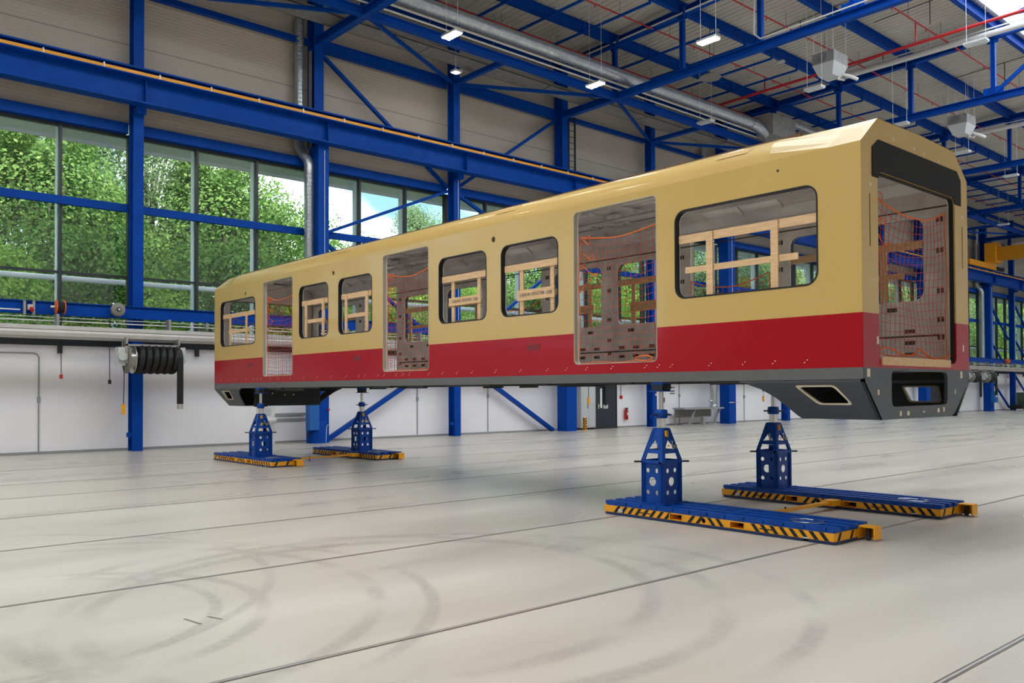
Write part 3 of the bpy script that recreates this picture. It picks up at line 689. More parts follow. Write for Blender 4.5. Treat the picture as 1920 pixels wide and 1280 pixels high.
# ------------------------------------------------------------------ timber braces in the window openings
def brace_frame(i, side):
    a, b = WIN[i]; x = XA + .055 if side == 'near' else XB - .075; sx = 1 if side == 'near' else -1
    nm = ['the long window nearest the open end', 'the fifth window, right of the lettered pair of windows', 'x', 'the window left of the middle doorway', 'the window right of the far doorway', 'the farthest window']
    lab_near = ['timber brace in the long window at the near end of the train', 'timber brace with blue lettering in the window left of the nearest doorway', 'timber brace with blue lettering in the window right of the middle doorway',
                'timber brace in the window left of the middle doorway', 'timber brace in the window right of the farthest doorway', 'timber brace in the farthest window of the train side']
    lab_far = ['shaded timber brace seen through the open near end of the train', 'shaded timber brace on the far side, right through the nearest doorway', 'shaded timber brace on the far side, left through the nearest doorway',
               'shaded timber brace on the far side seen through the middle doorway', 'shaded timber brace on the far side behind the middle windows', 'shaded timber brace on the far side at the far end of the train']
    t = thing('timber_brace', (lab_near if side == 'near' else lab_far)[i], 'timber brace', (x, (a + b) / 2, WZ0), 'timber braces in the near windows' if side == 'near' else 'timber braces in the far windows')
    V = [(5.64, 6.58), (9.54, 10.25), (11.34, 12.07), (14.87, 15.69), (16.66, 17.44), (20.56, 21.54)][i]
    th = .022
    bx = lambda n_, y0, y1, z0, z1, dx=0: MB().box(min(x + sx * dx, x + sx * (dx + th)), y0, z0, max(x + sx * dx, x + sx * (dx + th)), y1, z1).build(n_, WOOD, t)
    wv = .10 if i == 0 else .085
    bx('top_rail', a + .02, b - .02, 3.66, 3.77)
    for v in V: bx('post', v - wv / 2, v + wv / 2, WZ0 + .018, 3.765, -.0225 if i in (0, 3, 4, 5) else .0225)
    ex = .30 if i == 0 else .05
    z0, z1 = (3.26, 3.34) if i != 2 else (3.23, 3.37)
    if i == 1: z0, z1 = 3.17, 3.34
    if i in (1, 2): bx('name_board', V[0] - wv / 2 - .03, V[1] + wv / 2 + .05, z0, z1)
    elif i in (3, 4): bx('lower_rail', V[0] - wv / 2, V[1] + wv / 2, z0, z1, .0)
    else: bx('lower_rail', V[0] - ex - (.1 if i == 5 else 0), V[1] + ex + .1, z0, z1)
    if i in (1, 2) and side == 'near':
        text('S-BAHN FENSTER 1200', .072 if i == 2 else .076, (x - .001, (V[0] + V[1]) / 2 - .0, (z0 + z1) / 2), (0, -1, 0), (0, 0, 1), INK, t)
for i in range(6):
    brace_frame(i, 'near'); brace_frame(i, 'far')

# ------------------------------------------------------------------ safety nets
def net(name, label, P, w, h, sagt, seed, m_=NET, group='orange safety nets', pitch=.105, bottom=0.0, xtra=True):
    r = random.Random(seed); t = thing(name, label, 'safety net', P(w / 2, 0, 0), group)
    nx, ny = int(w / pitch), int(h / pitch); ph = [r.uniform(0, 6) for _ in range(6)]
    def pt(u, v):
        sag = sagt * (1 - (2 * u - 1) ** 2)
        top = h - sag * 1.0
        b = bottom * (1 - (2 * u - 1) ** 2)
        a = w * u + .012 * math.sin(9 * v + ph[0] + 5 * u) + .018 * (1 - v) * math.sin(17 * u + ph[1])
        z = b + (top - b) * v + .010 * math.sin(13 * u + 6 * v + ph[2]) * (1 - v * .5)
        d = .05 * math.sin(PI * u) * math.sin(PI * v) + .015 * math.sin(7 * u + 9 * v + ph[3])
        return P(a, z, d)
    m = MB()
    for i in range(nx + 1): m.tube([pt(i / nx, k / 16) for k in range(17)], .0037, 3, False)
    for j in range(1, ny): m.tube([pt(k / 14, j / ny) for k in range(15)], .0037, 3, False)
    m.build('mesh_cords', m_, t)['kind'] = 'stuff'
    MB().tube([pt(k / 18, 1) for k in range(19)], .010, 5).build('top_rope', NETD, t)
    MB().tube([pt(k / 18, 0) for k in range(19)], .008, 5).build('bottom_rope', NETD, t)
    for u in (0, 1): MB().tube([pt(u, k / 12) for k in range(13)], .007, 5).build('side_rope', NETD, t)
    if xtra:
        for q in range(3):
            p0 = pt(0.02, .99 - .17 * q); c = [p0]
            for k in range(1, 15):
                a = k / 14; c.append(P(.02 + .22 * math.sin(a * PI) * (1 + .3 * q), h - .17 * q * h * .6 - .10 * math.sin(a * PI * 2) - .30 * a * (q + 1) * .5, -.02 - .01 * q + .02 * math.sin(9 * a)))
            MB().tube(c, .007, 4).build('loose_rope', NETD, t)
    return t
DN = [('orange safety net across the nearest side doorway', 'orange safety net on the far side, seen through the long window'), ('orange safety net across the middle side doorway', 'orange safety net on the far side behind the middle of the train'),
      ('orange safety net across the farthest side doorway', 'orange safety net on the far side behind the farthest doorway')]
for i, (a, b) in enumerate(DOOR):
    net('safety_net', DN[i][0], lambda u, z, d, b=b: (XA + .10 + d * .6, b - .03 - u, 2.13 + z), b - a - .06, 1.90, .12 if i else .10, 20 + i)
    net('safety_net', DN[i][1], lambda u, z, d, a=a: (XB - .12 - d * .5, a + .03 + u, 2.13 + z), b - a - .06, 1.45, .16, 30 + i, xtra=False)
net('safety_net', 'orange safety net across the open gangway end of the train', lambda u, z, d: (9.57 + u, YA + .11 + d, 2.12 + z), 2.09, 1.90, .20, 41, group=None)
net('safety_net', 'orange safety net across the gangway at the far end of the train', lambda u, z, d: (9.58 + u, YZ - .22 - d, 2.12 + z), 2.06, 1.6, .15, 42, group=None, xtra=False)
m = MB().tube([(9.66 + .5 * k / 10 * 3.2, YA + .06 + .03 * math.sin(k), 2.16 + .05 * math.sin(k * 1.1) - .03 * (k > 7)) for k in range(13)], .011, 5)
tag(m.build('orange_rope', NETD), 'loose orange rope lying on the plank at the open train end', 'rope')
tag(MB().tube([(XA - .01, 7.48 + .16 + .15 * math.cos(2 * PI * k / 14), 2.16 + .035 * math.sin(2 * PI * k / 14)) for k in range(15)], .009, 5).build('rope_coil', NETD), 'coiled orange rope at the foot of the nearest doorway', 'rope')
tag(MB().box(9.58, YA - .02, 1.99, 11.45, YA + .16, 2.085).build('timber_plank', WOOD), 'pale timber plank lying across the foot of the open train end', 'plank')

# ------------------------------------------------------------------ jack trolleys
def dolly_parts(t, L, off):
    w = .75; h0 = w / 2
    MB().box(-h0, -L / 2, 0.006, h0, L / 2, .035).build('base_frame', DBLUE, t)
    x0 = h0 - .012
    fy = [(-.12 * L - .1, .19), (.15 * L - .1, .19)]
    # yellow skirt with fork pockets
    holes = []
    pk = [(.14 * L, .20), (-.10 * L, .20)]
    pk = [(.48, .19), (-.44, .19)]
    for c, ww in pk: holes.append([(c - ww / 2 + .0, .044), (c + ww / 2, .044), (c + ww / 2, .114), (c - ww / 2, .114)])
    holes.append([(0.05 + .03 * math.cos(a * PI / 6), .08 + .03 * math.sin(a * PI / 6)) for a in range(12)])
    for sx in (-1, 1):
        pl = plate([(-L / 2 + .01, .035), (L / 2 - .01, .035), (L / 2 - .01, .128), (-L / 2 + .01, .128)], holes, .01, lambda a, b, c, sx=sx: (sx * (h0 - .02 + c), a, b))
        pl.build('side_skirt', HAZ, t)
        m = MB(); xx = sx * (h0 - .0095)
        y = -L / 2 + .06
        while y < L / 2 - .1:
            if not any(abs(y + .03 - c) < ww / 2 + .07 for c, ww in pk) and abs(y - .02) > .07:
                s = .075 if y < 0 else -.075
                q = [(y - s * .0, .037), (y + .055, .037), (y + .055 + s, .126), (y + s, .126)]
                lo, hi = (-L / 2 + .012, L / 2 - .012)
                q = [(min(max(a, lo), hi), b) for a, b in q]
                m.add([(xx, a, b) for a, b in q] + [(xx - sx * .004, a, b) for a, b in q], [(0, 1, 2, 3), (7, 6, 5, 4), (0, 4, 5, 1), (1, 5, 6, 2), (2, 6, 7, 3), (3, 7, 4, 0)])
            y += .125
        m.build('hazard_stripes', BLK2, t)
        for c, ww in pk:
            f = MB(); xa_, xb_ = sorted((sx * (h0 - .006), sx * (h0 - .2)))
            f.box(xa_, c - ww / 2 - .012, .036, xb_, c - ww / 2, .12).box(xa_, c + ww / 2, .036, xb_, c + ww / 2 + .012, .12).box(xa_, c - ww / 2, .113, xb_, c + ww / 2, .12).box(xa_, c - ww / 2, .036, xb_, c + ww / 2, .045)
            f.build('fork_pocket', HAZ, t)
        m = MB()
        for c in (1.0, -.85): m.box(*[sorted((sx * (h0 - .009), sx * (h0 - .006)))[0], c - .10, .072, sorted((sx * (h0 - .009), sx * (h0 - .006)))[1], c + .10, .084])
        m.build('type_strip', SLOT, t)
        m = MB()
        for c in (1.42, -1.35): m.box(min(sx * (h0 - .01), sx * h0), c - .035, .045 if c > 0 else .004, max(sx * (h0 - .01), sx * h0), c + .035, .09 if c > 0 else .05)
        m.build('reflector', LGR, t)
    for sy in (-1, 1):
        MB().box(-h0 + .015, min(sy * (L / 2 - .012), sy * (L / 2 - .002)), .035, h0 - .015, max(sy * (L / 2 - .012), sy * (L / 2 - .002)), .128).build('end_skirt', HAZ, t)
        m = MB(); yy = sy * L / 2
        for xk in (-.3, -.02, .2):
            q = [(xk, .037), (xk + .05, .037), (xk + .1, .126), (xk + .05, .126)]
            m.add([(a, yy, b) for a, b in q] + [(a, yy - sy * .004, b) for a, b in q], [(0, 1, 2, 3), (7, 6, 5, 4), (0, 4, 5, 1), (1, 5, 6, 2), (2, 6, 7, 3), (3, 7, 4, 0)])
        m.build('hazard_stripes', BLK2, t)
    MB().box(-h0 + .01, -L / 2 + .01, .128, h0 - .01, L / 2 - .01, .146).build('deck_plate', JBLUE, t)
    for k in range(4):
        xk = -h0 + .065 + k * (w - .13) / 3
        m = MB().box(xk - .052, -L / 2 - .015, .146, xk + .052, L / 2 + .01, .19)
        for q in range(12): m.box(xk - .07, -L / 2 + .1 + q * (L - .2) / 12, .146, xk - .052, -L / 2 + .1 + q * (L - .2) / 12 + .13, .182)
        m.build('deck_rail', JBLUE, t)
    MB().tube([(-.15 + .14 * math.cos(a * .5), -L / 2 + .45 + .2 * math.sin(a * .5), .195 + .004 * (a % 2)) for a in range(13)], .006, 4).build('safety_cable', CHR, t)
    # hitch
    hx = h0 - .13
    m = MB().box(hx - .09, -L / 2 - .20, .15, hx + .08, -L / 2, .165).box(hx + .065, -L / 2 - .20, .02, hx + .08, -L / 2, .15).box(hx - .09, -L / 2 - .20, .02, hx + .065, -L / 2 - .185, .15).box(hx - .09, -L / 2 - .012, .02, hx + .065, -L / 2, .15)
    m.build('hitch_box', HAZ, t); MB().cyl((hx - .03, -L / 2 - .10, .01), (hx - .03, -L / 2 - .10, .15), .03, 8).cyl((hx - .06, -L / 2 - .13, .03), (hx - .06, -L / 2 - .07, .05), .012, 6).build('hitch_pin', DRK, t)
    MB().box(-h0 + .02, L / 2, .03, -h0 + .22, L / 2 + .04, .13).build('end_bracket', HAZ, t)
    for sx in (-1, 1):
        for sy in (-1, 1): MB().cyl((sx * (h0 - .08), sy * (L / 2 - .25), .022), (sx * (h0 - .12), sy * (L / 2 - .25), .022), .022, 10).build('wheel', DRK, t)
def tower_parts(t, cy, ptop):
    hx, hy, z0, z1, z2 = .22, .19, .19, .75, 1.20; tw = .085
    # flat perforated body walls
    def hol(w):
        o = []
        for sz in (.34, .635):
            for s in (-1, 1): o.append([(s * .078 + .032 * math.cos(a * PI / 6), sz + .032 * math.sin(a * PI / 6)) for a in range(12)])
        o.append([(.062 * math.cos(a * PI / 8), .488 + .062 * math.sin(a * PI / 8)) for a in range(16)])
        return o
    for s in (-1, 1):
        plate([(-hx, z0), (hx, z0), (hx, z1), (-hx, z1)], hol(hx) if s < 0 else [rr(-.15, .23, .15, .71, .02, 2)], .012, lambda a, b, c, s=s: (a, cy + s * (hy - .02 - c), b)).build('perforated_panel', JBLUE, t)
        plate([(-hy, z0), (hy, z0), (hy, z1), (-hy, z1)], hol(hy) if s < 0 else [rr(-.12, .23, .12, .71, .02, 2)], .012, lambda a, b, c, s=s: (s * (hx - .02 - c), cy + a, b)).build('perforated_panel', JBLUE, t)
    for sx in (-1, 1):
        for sy in (-1, 1):
            x, y = sx * hx, cy + sy * hy; k = .055
            q = [(x - sx * k, y), (x, y - sy * k), (x, y - sy * (k + .012)), (x - sx * .02, y - sy * (k + .012)), (x - sx * (k + .012), y - sy * .02), (x - sx * (k + .012), y)]
            m = MB(); nq = len(q); m.add([(a, b, z0) for a, b in q] + [(a, b, z1) for a, b in q], [(i, (i + 1) % nq, nq + (i + 1) % nq, nq + i) for i in range(nq)] + [tuple(range(nq)), tuple(range(nq, 2 * nq))])
            # bevelled leg leaning in to the head
            xt, yt = sx * tw, cy + sy * tw; kt = .035
            qt = [(xt - sx * kt, yt), (xt, yt - sy * kt), (xt, yt - sy * (kt + .012)), (xt - sx * .02, yt - sy * (kt + .012)), (xt - sx * (kt + .012), yt - sy * .02), (xt - sx * (kt + .012), yt)]
            m.add([(a, b, z1) for a, b in q] + [(a, b, z2) for a, b in qt], [(i, (i + 1) % nq, nq + (i + 1) % nq, nq + i) for i in range(nq)] + [tuple(range(nq)), tuple(range(nq, 2 * nq))])
            m.build('corner_leg', JBLUE, t)
    # sloping faces with cut-outs
    def face(mp, hb):
        lr = lambda z, e=0: hb + (tw - hb) * (z - z1) / (z2 - z1) - e
        out = [(-lr(z1), z1), (lr(z1), z1), (lr(z2), z2), (-lr(z2), z2)]
        e = .062
        h1 = roundpoly([(-lr(.77, e) + .0, .775), (lr(.77, e), .775), (lr(.86, e), .865), (-lr(.86, e), .865)], .012, 2)
        h2 = roundpoly([(-lr(.90, e), .915), (lr(.90, e), .915), (.012, 1.04), (-.012, 1.04)], .006, 2)
        return plate(out, [h1, h2], .012, mp)
    for s in (-1, 1):
        sl = lambda z: (z - z1) / (z2 - z1)
        face(lambda a, b, c, s=s: (a, cy + s * (hy + (tw - hy) * sl(b) - .006 - c), b), hx).build('tapered_face', JBLUE, t)
        face(lambda a, b, c, s=s: (s * (hx + (tw - hx) * sl(b) - .006 - c), cy + a, b), hy).build('tapered_face', JBLUE, t)
    MB().box(-hx - .02, cy - hy - .02, z1 - .012, hx + .02, cy - hy + .05, z1 + .006).box(-hx - .02, cy + hy - .05, z1 - .012, hx + .02, cy + hy + .02, z1 + .006).box(-hx - .02, cy - hy, z1 - .012, -hx + .05, cy + hy, z1 + .006).box(hx - .05, cy - hy, z1 - .012, hx + .02, cy + hy, z1 + .006).build('collar_plate', JBLUE, t)
    for sx in (-1, 1): MB().cyl((sx * (hx + .01), cy - sx * hy, z1), (sx * (hx + .07), cy - sx * (hy + .05), z1), .014, 6).build('locking_pin', DRK, t)
    MB().box(-hx - .03, cy - hy - .04, z0, hx + .06, cy + hy + .04, z0 + .012).build('foot_plate', JBLUE, t)
    MB().cyl((0, cy, .85), (0, cy, 1.34), .062, 20).build('lower_ram', CHR, t)
    MB().box(-.07, cy - .07, 1.19, .07, cy + .07, 1.206).build('head_plate', JBLUE, t)
    MB().lathe([(.070, 1.335), (.088, 1.34), (.088, 1.41), (.082, 1.45), (.05, 1.456)], (0, cy, 0), n=20).build('lock_nut', JBLUE, t)
    MB().cyl((-.17, cy + .0, 1.385), (.17, cy, 1.385), .012, 8).cyl((0, cy - .17, 1.385), (0, cy + .17, 1.385), .012, 8).build('nut_handle', DBLUE, t)
    MB().cyl((0, cy, 1.45), (0, cy, ptop - .13), .034, 16).build('upper_ram', CHR, t)
    m = MB().box(-.11, cy - .13, ptop - .135, .13, cy + .13, ptop - .12); m.build('saddle_plate', JBLUE, t)
    MB().box(-.085, cy - .09, ptop - .12, .09, cy + .09, ptop - .04).build('saddle_block', DRK, t)
    MB().box(-.09, cy - .10, ptop - .04, .09, cy + .10, ptop).build('saddle_head', JBLUE, t)
    MB().tube([(-.02, cy - .10, ptop - .05), (-.02, cy - .17, ptop - .04), (-.02, cy - .18, ptop - .09), (-.02, cy - .10, ptop - .10)], .012, 5).build('saddle_lug', DRK, t)
    yy = cy - (hy + (tw - hy) * .88) - .004
    lb = MB().box(-.055, yy - .028, 1.09, -.008, yy - .002, 1.17).build('number_plate', HAZ, t)
    text('WI\n10', .034, (-.031, yy - .029, 1.135), (1, 0, 0), (0, 0, 1), BLK2, t, depth=.0006)
    yy = cy - (hy + (tw - hy) * .5) - .004
    MB().box(-.05, yy - .012, .955, -.02, yy - .002, .98).build('sticker', HAZ, t)
    MB().tube([(.01, yy - .01, 1.02), (.03, yy - .015, 1.04), (.04, yy - .015, 1.01), (.02, yy - .015, .98), (.03, yy - .015, .96)], .006, 5).build('lock_chain', CHR, t)
    MB().box(.05, yy - .028, .93, .12, yy - .0, .98).build('control_unit', GRP, t)
def jack(label, x, y, L, off, ptop):
    t = bpy.data.objects.new('jack_trolley', None); COL.objects.link(t)
    dolly_parts(t, L, off); tower_parts(t, off, ptop); t.location = (x, y, 0)
    return tag(t, label, 'train jack', 'jack trolleys under the train')
jack('blue train jack on a hazard-striped trolley, nearest the viewer under the near end', 9.255, 6.44, 3.38, 1.00, 1.833)
jack('blue train jack on a striped trolley, partly hidden by the grey end apron', 12.06, 6.45, 3.38, 1.00, 1.833)
jack('small blue train jack on a striped trolley below the farthest doorway', 9.14, 19.93, 3.30, -.30, 1.833)
jack('small blue train jack on a striped trolley by the low floor brace', 12.02, 20.05, 3.30, -.34, 1.833)
for y, x0, x1, lab in ((6.25, 9.64, 11.68, 'yellow tow bar lying between the two near jack trolleys'), (19.3, 9.52, 11.64, 'yellow tow bar lying between the two rear jack trolleys')):
    t = thing('tow_bar', lab, 'tow bar', ((x0 + x1) / 2, y, 0), 'yellow tow bars')
    MB().bar((x0 + .02, y, .09), (x1 - .03, y - .04, .11), .09, .035).build('bar', HAZ, t)
    MB().box(x1 - .25, y - .12, .06, x1 - .01, y + .04, .14).build('clamp_block', HAZ, t)
    MB().cyl((x0 + .75, y, .02), (x0 + .75, y, .14), .014, 6).build('prop_pin', DRK, t)

# ================================================================== services under the roof
# lamps: (x, y, lit, label)
def lamp(x, y, lit, lab, grp=None, z=13.2):
    t = thing('ceiling_lamp', lab, 'lamp', (x, y, z), grp)
    MB().box(x - .17, y - .36, z + .03, x + .17, y + .36, z + .10).build('housing', LGR, t)
    for s in (-1, 1): MB().box(x + s * .08 - .06, y - .34, z, x + s * .08 + .06, y + .34, z + .03).build('tube', TUBE if lit else OFFT, t)
    m = MB()
    for s in (-1, 1): m.cyl((x, y + s * .3, z + .1), (x, y + s * .3, roofz(y)), .008, 4, caps=False)
    m.build('suspension_wire', ALUW, t)
    return t
lamp(16.7, 21.85, 1, 'lit ceiling lamp left of the slim column, over the silver duct')
lamp(23.5, 21.9, 1, 'lit ceiling lamp below the truss node, beside the silver duct')
lamp(23.35, 16.7, 1, 'lit ceiling lamp right of the hanging truss upright, top middle')
for x, y in ((9.9, 21.2), (3.1, 21.2), (-3.7, 21.2), (16.5, 16.7), (9.7, 16.7), (2.9, 16.7), (-3.9, 16.7), (-10.5, 21.2), (-10.6, 16.7), (-3.9, 5.5), (2.9, 5.5), (-10.5, 5.5)):  # lamp rows continued out of view, added to light the hall
    lamp(x, y, 1, 'lit ceiling lamp outside the picture, added to light the hall and glint in the glass', 'lit lamps added outside the picture')
for x, y, l in ((30.2, 16.75, 'unlit white ceiling lamp below the nearer heater unit'), (30.3, 11.0, 'unlit white ceiling lamp on the white pipe near the roof light'), (43.8, 16.6, 'unlit white lamp just above the train roof end'),
                (30.4, 21.9, 'unlit white lamp between silver duct and eaves beam'), (50.6, 16.7, 'unlit white lamp hanging below the farther heater unit'), (37.1, 16.6, 'unlit lamp glimpsed above the train roof corner'),
                (65.1, 22.0, 'small unlit lamp above the yellow overhead crane'), (57.2, 16.7, 'unlit lamp far back over the train end'), (43.9, 11.0, 'unlit lamp at the right edge below the trusses')):
    lamp(x, y, 0, l)
t = thing('floodlight', 'small lit floodlight at the head of the slim column', 'floodlight', (19.2, 24.9, 13.5))
MB().box(19.05, 24.75, 13.5, 19.4, 25.05, 13.58).build('housing', LGR, t); MB().box(19.1, 24.8, 13.485, 19.3, 25.0, 13.5).build('lens', TUBE, t)
MB().cyl((19.2, 24.9, 13.58), (19.2, 24.9, 16.3), .01, 4).build('suspension_wire', ALUW, t)
for x, l in ((28.6, 'small white unit on the purlin beside the lit middle lamp'), (33.5, 'small white unit on the purlin left of the heater'), (46.6, 'small white unit on the purlin above the train roof corner')):
    tag(MB().box(x - .12, 20.0, 16.09, x + .12, 20.3, 16.17).build('detector_box', LGR), l, 'detector')
# ducts
t = thing('spiral_duct', 'large silver spiral air duct running below the roof beside the eaves beam', 'air duct', (10, 22.8, 14.35))
m = MB().cyl((X0 + .05, 22.8, 14.42), (35.3, 22.8, 14.42), .24, 24); m.build('duct_run', GALV, t)
m = MB(); x = X0 + .3
while x < 35.2: m.lathe([(.24, 0), (.247, .01), (.247, .02), (.24, .03)], (x, 22.8, 14.42), 'X', 20); x += .16 if x > 12 else .6
m.build('duct_seams', GALV, t)['kind'] = 'stuff'
MB().tube([(35.2, 22.8, 14.42), (35.7, 22.8, 14.40), (36.0, 22.7, 14.2), (36.2, 22.5, 13.9)], .26, 16).build('duct_elbow', GALV, t)
MB().box(36.0, 22.1, 13.9, 38.0, 23.0, 14.9).build('plenum_box', GALVP, t)
MB().tube([(37.3, 22.5, 15.0), (38.2, 22.7, 15.1), (45.0, 22.8, 15.05)], .19, 14).build('branch_duct', GALV, t)
for y, z, r_, l in ((23.25, 14.30, .05, 'upper white service pipe beside the silver duct'), (23.3, 14.10, .035, 'lower white service pipe beside the silver duct')):
    tag(MB().cyl((X0, y, z), (60, y, z), r_, 8).build('service_pipe', WPIPE), l, 'pipe')
t = thing('cable_tray', 'wide galvanised cable tray along the column heads', 'cable tray', (20, 25.3, 13.9))
MB().box(X0, 24.8, 14.12, 70, 25.7, 14.14).box(X0, 24.8, 14.12, 70, 24.82, 14.22).box(X0, 25.68, 14.12, 70, 25.7, 14.22).build('tray', GALVP, t)
m = MB()
for i in range(8): m.cyl((X0, 25.0 + i * .08, 14.17), (70, 25.0 + i * .08, 14.17), .03, 6)
m.build('cables', GRP, t)
x = X0 + 1
while x < 70: MB().box(x, 24.78, 14.09, x + .05, 25.72, 14.12).cyl((x, 24.85, 14.1), (x, 24.85, 16.2), .012, 4).build('tray_hanger', GALVP, t); x += 3
def wall_duct(x, lab):
    t = thing('wall_duct', lab, 'air duct', (x, 26.8, 3.2))
    MB().cyl((x, 26.9, 14.6), (x, 26.9, 10.35), .16, 18).build('upper_pipe', GALV, t)
    MB().tube([(x, 26.9, 10.4), (x, 26.9, 10.2), (x + .08, 26.8, 9.95), (x + .2, 26.65, 9.7), (x + .22, 26.6, 9.5), (x + .22, 26.6, 9.3)], .175, 16).build('offset_bend', GALV, t)
    MB().cyl((x + .22, 26.6, 9.4), (x + .22, 26.6, 3.2), .17, 18).build('lower_pipe', GALV, t)
    m = MB(); z = 3.3
    while z < 14.5:
        if z < 9.3: m.lathe([(.17, 0), (.178, .01), (.178, .02), (.17, .03)], (x + .22, 26.6, z), n=16)
        elif z > 10.4: m.lathe([(.16, 0), (.167, .01), (.167, .02), (.16, .03)], (x, 26.9, z), n=16)
        z += .14
    m.build('pipe_seams', GALV, t)['kind'] = 'stuff'
    MB().box(x + .36, 26.78, 3.2, x + .42, 26.9, 13.6).build('cable_channel', ALU, t)
wall_duct(13.92, 'vertical silver spiral pipe with an offset bend beside the large left column')
wall_duct(73.5, 'pale vertical pipe with a bend beside the far column at the right edge')
wall_duct(37.1, 'silver wall pipe seen through the long train window')
# sprinkler pipes
def sprinkler(y, z, lab, x0=X0):
    t = thing('sprinkler_pipe', lab, 'sprinkler pipe', (30, y, z), 'red sprinkler pipes under the roof')
    MB().cyl((x0, y, z), (80, y, z), .028, 6).build('pipe', SPR, t)
    m = MB(); x = 2
    while x < 80: m.cyl((x, y, z - .02), (x, y, z - .14), .02, 5); x += 3.0
    m.build('sprinkler_heads', SPR, t)
    m = MB(); x = 3.4
    while x < 80: m.cyl((x, y, z), (x, y, roofz(y)), .008, 4, caps=False); x += 3.0
    m.build('pipe_hangers', DRK, t)
sprinkler(24.85, 15.9, 'thin red sprinkler pipe nearest the window wall'); sprinkler(21.45, 16.0, 'second thin red sprinkler pipe under the roof')
sprinkler(18.05, 16.1, 'third thin red sprinkler pipe under the roof'); sprinkler(14.57, 16.2, 'thin red sprinkler pipe nearest the roof light')
tag(MB().cyl((34.3, 24.9, 15.35), (33.6, -6, 15.3), .06, 10).cyl((34.28, 21.45, 15.3), (34.28, 21.45, 16), .03, 6).cyl((34.2, 18.05, 15.3), (34.2, 18.05, 16.1), .03, 6).cyl((34.05, 14.57, 15.3), (34.05, 14.57, 16.2), .03, 6).build('sprinkler_main', SPR), 'thick red sprinkler main crossing under the roof behind the heater unit', 'sprinkler main')
for x, z, l, ye in ((37.05, 16.12, 'fat white pipe along the second roof truss', 19.0), (49.8, 15.8, 'fat white pipe along the third roof truss', 18.6)):
    t = thing('heater_supply', l, 'pipe', (x, 8, z)); MB().cyl((x, ye, z - .1), (x, 4.6, z - .1), .12, 12).build('pipe', WPIPE, t); MB().cyl((x, ye, z + .12), (x, 4.6, z + .12), .03, 6).build('conduit', WPIPE, t)
tag(MB().cyl((26.25, 25.6, 16.0), (26.25, 0, 16.45), .035, 6).build('cable_conduit', WPIPE), 'white conduit along the top chord of the nearest truss', 'conduit')
tag(MB().tube([(26.27, 16.8, 16.4), (26.27, 16.85, 14.3), (26.27, 16.6, 14.06), (26.27, 15.8, 14.06), (26.27, 2, 14.1)], .03, 6).build('cable_conduit', WPIPE), 'white conduit bending along the bottom chord of the nearest truss', 'conduit')
for dx in (0, .18): tag(MB().cyl((36.85, 15.35 - dx, 16.1), (36.85, 15.35 - dx, 17.0), .02, 5).build('drop_conduit', WPIPE), 'thin white vertical conduit above the fat white pipe', 'conduit', 'thin vertical conduits')
def heater(x, y, z, lab):
    t = thing('unit_heater', lab, 'unit heater', (x, y, z))
    MB().box(x - .45, y - .45, z + .35, x + .65, y + .45, z + .78).build('casing', GALVP, t)
    m = MB(); a = [(x - .45, y - .45), (x + .65, y - .45), (x + .65, y + .45), (x - .45, y + .45)]; b = [(x - .25, y - .28), (x + .45, y - .28), (x + .45, y + .28), (x - .25, y + .28)]
    m.add([(p, q, z + .35) for p, q in a] + [(p, q, z - .1) for p, q in b], [(0, 1, 5, 4), (1, 2, 6, 5), (2, 3, 7, 6), (3, 0, 4, 7), (4, 5, 6, 7), (0, 1, 2, 3)]); m.build('outlet_hood', LGR, t)
    MB().cyl((x - .45, y, z + .56), (x - .52, y, z + .56), .16, 12).build('fan_motor', CHR, t); MB().cyl((x + .1, y - .3, z - .2), (x + .3, y - .5, z - .25), .07, 8).build('outlet_spout', CHR, t)
    MB().tube([(x + .1, y - .5, z - .1), (x + .2, y - .8, z - .25), (x + .5, y - .9, z - .3)], .07, 8).build('valve_pipe', WPIPE, t)
    m = MB()
    for p, q in ((-.4, -.4), (.6, -.4), (.6, .4), (-.4, .4)): m.cyl((x + p, y + q, z + .78), (x + p, y + q, roofz(y)), .012, 4)
    m.build('hanger_rods', ALUW, t)
heater(31.3, 16.75, 14.05, 'silver box heater unit hanging below the roof, nearer of the two')
heater(43.4, 16.5, 14.1, 'silver box heater unit hanging at the right, farther of the two')
t = thing('round_reflector', 'round dark ceiling dish beside the truss chord, middle of the roof', 'ceiling dish', (28.2, 20.1, 14.1))
MB().lathe([(.42, 0), (.44, .03), (.3, .12), (.05, .16)], (28.2, 20.1, 14.1), n=24).build('dish', GRP, t); MB().cyl((28.2, 20.1, 14.25), (28.2, 20.1, 16.2), .012, 5).build('rod', DRK, t)
for i, (x, y) in enumerate(((24.6, 19.0), (27, 15.0), (30.6, 13.6), (31.4, 19.0), (34, 15.0), (37.5, 18.5), (43, 15.4))):
    tag(MB().tube([(x, y + 1.2, 16.62 + (16.7 - y) * .049), (x, y - 4.2, 16.88 + (16.7 - y) * .049)], .018, 4).cyl((x, y - 1, 15.9), (x, y - 1, 16.75 + (16.7 - y) * .049), .02, 4).build('cable_run', DRK), 'thin dark cable run with a drop under the roof sheet', 'cable', 'dark cable runs under the roof')
# ladder
t = thing('wall_ladder', 'narrow dark wall ladder beside the broad column head', 'ladder', (27.05, 26.65, 11.0))
for x in (26.84, 27.24): MB().box(x - .03, 26.62, 10.4, x + .03, 26.68, 13.95).build('stile', DRK, t)
for i in range(13): MB().cyl((26.84, 26.65, 10.6 + i * .27), (27.24, 26.65, 10.6 + i * .27), .014, 5).build('rung', DRK, t)
